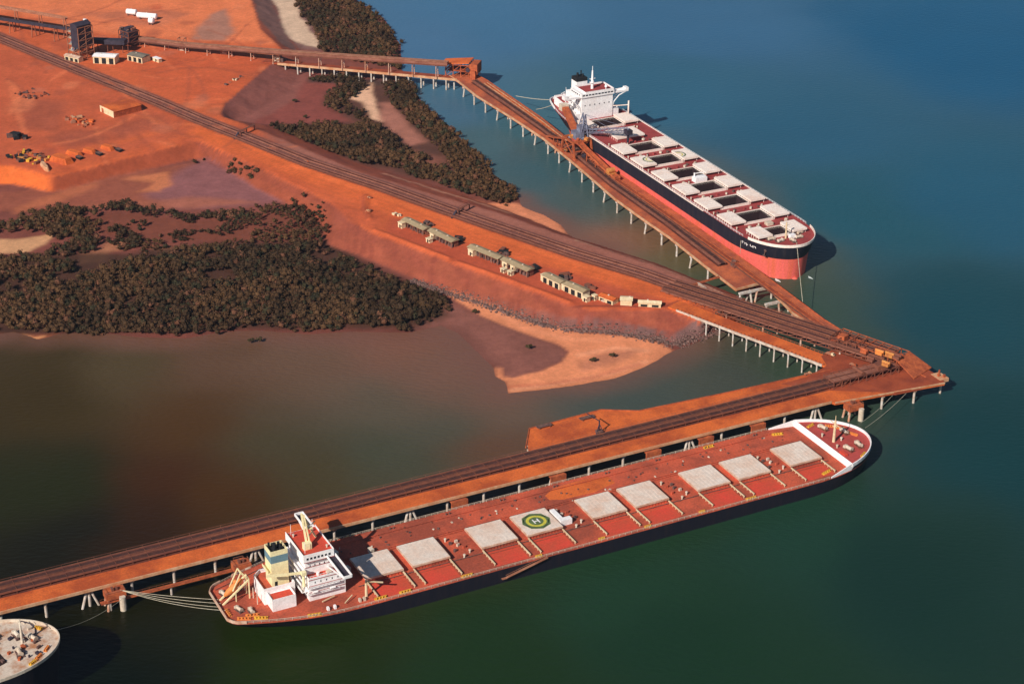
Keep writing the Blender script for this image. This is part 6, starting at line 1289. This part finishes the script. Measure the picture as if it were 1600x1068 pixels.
for p, q, zr, dp, lb, rf in [((148, 84), (182, 86), 14.5, 9, 'plant shed with two bright roof strips beside the screening tower', 'white'), ((205, 82), (228, 87), 13.5, 9, 'grey green roofed substation in the plant', 'roof_grey'), ((104, 84), (126, 89), 12.5, 5, 'narrow pale walkway roof at the foot of the screening tower', 'cover_side')]:
    shed(p, q, zr, dp, lb, rf, True, bays=3, group='plant sheds')
for px, py, L, lb in [(206, 90, 3.4, 'small white hut at the left of the grey green substation'), (218, 92, 2.6, 'small white hut under the middle of the grey green substation'), (229, 94, 2.6, 'small white hut right of the grey green substation'), (246, 96, 7.0, 'flat white cabin furthest right in the plant')]:
    cabin(px, py, L, 3, 2.6, hp, lb, 'white', Z0)
# drive towers on the gallery
for px, py, lb in [(285, 78, 'pale drive tower straddling the long gallery in the yard'), (352, 84, 'low drive house beside the long gallery'), (434, 96, 'small drive house where the long gallery leaves the land')]:
    t = thing('gallery_drive', lb, 'drive house', ply(px, py), na); big = px < 300
    frame_tower(t, -2.5, 2.5, -2.5, 2.5, 0, 9 if big else 4.5, 2, 'frame_light', 2, 2, 0.4); MB().box(-1.8, 1.8, -2, 2, 0, 4.2 if big else 2.8).build('housing', M['offwhite'], t); MB().box(2.4, 5, -2, 1.5, 0, 3.0).build('annex', M['clutter'], t)
# tanks top
def tank_car(px, py, L, r, h, label):
    t = thing('storage_tank', label, 'tank', ply(px, py), h, 'white tanks in the upper yard'); n_ = 14
    MB().tube((-L / 2, 0, r + 0.6), (L / 2, 0, r + 0.6), r, n=n_).tube((-L / 2 - 0.5, 0, r + 0.6), (-L / 2, 0, r + 0.6), r * 0.6, r, n_).tube((L / 2, 0, r + 0.6), (L / 2 + 0.5, 0, r + 0.6), r, r * 0.6, n_).build('shell', M['white'], t)
    for x in (-L / 3, L / 3): MB().box(x - 0.4, x + 0.4, -r * 0.8, r * 0.8, -0.2, r * 0.7).build('saddle', M['clutter'], t)
    MB().tube((0, 0, r * 2 + 0.5), (0, 0, r * 2 + 1.1), 0.5).build('hatch', M['offwhite'], t)
tank_car(206, 24, 8, 2.2, -0.3, 'left white tank of the three in the upper yard'); tank_car(230, 30, 16, 2.2, -0.25, 'longest white tank in the upper yard'); tank_car(237, 38, 3.6, 2.4, -0.3, 'smallest white tank in the upper yard')
# cream block with orange roof in the yard
p0 = un(157, 174, Z0); p1 = un(178, 184, Z0); h = math.atan2(p1[1] - p0[1], p1[0] - p0[0]); Lw = math.dist(p0, p1)
t = thing('yard_store', 'long orange roofed store with one bright cream wall, alone in the yard', 'building', (*p0, Z0), h)
MB().box(0, Lw, 0.1, 22, -0.2, 4.0).build('wall', M['ore_steel'], t); MB().box(0, Lw, -0.15, 0.1, -0.2, 4.4).build('end_wall', M['cabin'], t)
MB().add([(-0.3, 0, 4.0), (Lw + 0.3, 0, 4.0), (Lw + 0.3, 22.4, 4.0), (-0.3, 22.4, 4.0), (Lw / 2, 0, 5.0), (Lw / 2, 22.4, 5.0)], [(0, 1, 4), (3, 5, 2), (0, 4, 5, 3), (1, 2, 5, 4)]).build('roof', M['ore_deck'], t)
MB().box(2, 4.6, -0.22, -0.15, 0, 3.2).build('door', M['ore_steel'], t)
scatter(126, 190, Z0, 34, 12, 6, 'scrap_pile', 'pale scattered steelwork beside the lone store in the yard', 'scrap', ['frame_light', 'kerb', 'ore_steel', 'ore_deck'], 1.4, hp)
scatter(50, 148, Z0, 24, 11, 8, 'scrap_pile', 'dark purplish scatter of parts out on the left of the yard', 'scrap', ['clutter', 'frame', 'frame'], 1.1, hp)
scatter(46, 246, Z0, 60, 13, 9, 'machinery_park', 'crowded park of yellow and dark machinery above the yard bank', 'machinery', ['soot', 'yellow_steel', 'clutter', 'frame', 'soot', 'yellow', 'ore_steel'], 1.4, hp)
scatter(372, 124, Z0, 12, 16, 2, 'pipe_dump', 'row of pale and dark oddments near the edge of the upper yard', 'scrap', ['frame_light', 'clutter', 'cabin'], 1.2, math.radians(62))
scatter(30, 216, Z0, 6, 6, 3, 'container_row', 'dark group of containers at the far left of the yard', 'containers', ['clutter', 'soot'], 2.6, hp)
def stock(px, py, L, W_, H, h, label, mk='ore_deck'):
    t = thing('stockpile', label, 'stockpile', ply(px, py, Z0 - 0.2), h, 'flat topped ore stockpiles'); n_ = 14; k = MB()
    rr = [(L / 2 * (1 + 0.1 * RS.rand()) * math.copysign(abs(math.cos(a)) ** 0.5, math.cos(a)), W_ / 2 * (1 + 0.1 * RS.rand()) * math.copysign(abs(math.sin(a)) ** 0.5, math.sin(a))) for a in np.linspace(0, 2 * math.pi, n_, endpoint=False)]
    k.add([(x, y, 0) for x, y in rr] + [(x * 0.72, y * 0.72, H) for x, y in rr], [(i, (i + 1) % n_, n_ + (i + 1) % n_, n_ + i) for i in range(n_)] + [tuple(range(n_, 2 * n_))]); k.build('mound', M[mk], t)
for px, py, L, W_, H, lb in [(96, 252, 17, 9, 3.6, 'orange stockpile left in the row along the yard bank'), (116, 242, 13, 5, 2.8, 'orange stockpile second in the row along the yard bank'), (140, 238, 10, 5, 2.6, 'small orange stockpile third in the row along the yard bank'), (168, 233, 10, 5, 2.6, 'small orange stockpile at the right of the row along the yard bank')]:
    stock(px, py, L, W_, H, math.radians(-35), lb)
stock(70, 262, 16, 3, 2.4, math.radians(-62), 'narrow pale ridge of ore beside the machinery park', 'kerb')
for px, py, lb in [(186, 236, 'dark skip right of the small stockpiles'), (155, 242, 'dark skip between the small stockpiles'), (124, 248, 'dark skip beside the second stockpile')]:
    t = thing('skip_bin', lb, 'skip', ply(px, py), hp, 'dark skips in the yard'); k = MB().box(-2.4, 2.4, -1.2, 1.2, 0, 1.6); k.build('body', M['soot'], t); MB().box(-2.5, 2.5, -1.3, 1.3, 1.6, 1.75).build('rim', M['clutter'], t)
for px, py, lb in [(576, 310, 'dumped rubble beside the dirt ridge, pile nearest the conveyors'), (575, 330, 'dumped rubble beside the dirt ridge, lower pile')]:
    scatter(px, py, 8.7, 8, 2.5, 2.5, 'rubble_pile', lb, 'rubble', ['ore_steel', 'frame', 'kerb'], 1.1, 0)
for px, py, z in [(480, 249, 8.6)]: site_truck(px, py + 4, z, math.radians(-45), 'dusty truck on the orange haul road beside the causeway conveyors', 'ore_steel', 0.6)

# ------------------------------------------------------------------ thin sea haze
hz = MB().box(-900, 900, -120, 2300, -6.0, 462.0).build('haze', bpy.data.materials.new('sea_haze'))
hm_ = hz.data.materials[0]; hm_.use_nodes = True; nt = hm_.node_tree; nt.nodes.clear()
out = nt.nodes.new('ShaderNodeOutputMaterial'); pv = nt.nodes.new('ShaderNodeVolumePrincipled')
pv.inputs['Color'].default_value = (0.62, 0.78, 1.0, 1); pv.inputs['Density'].default_value = 0.000022; pv.inputs['Anisotropy'].default_value = 0.2
nt.links.new(pv.outputs['Volume'], out.inputs['Volume']); tag(hz, 'thin pale haze over the whole harbour', 'haze', None, 'stuff')
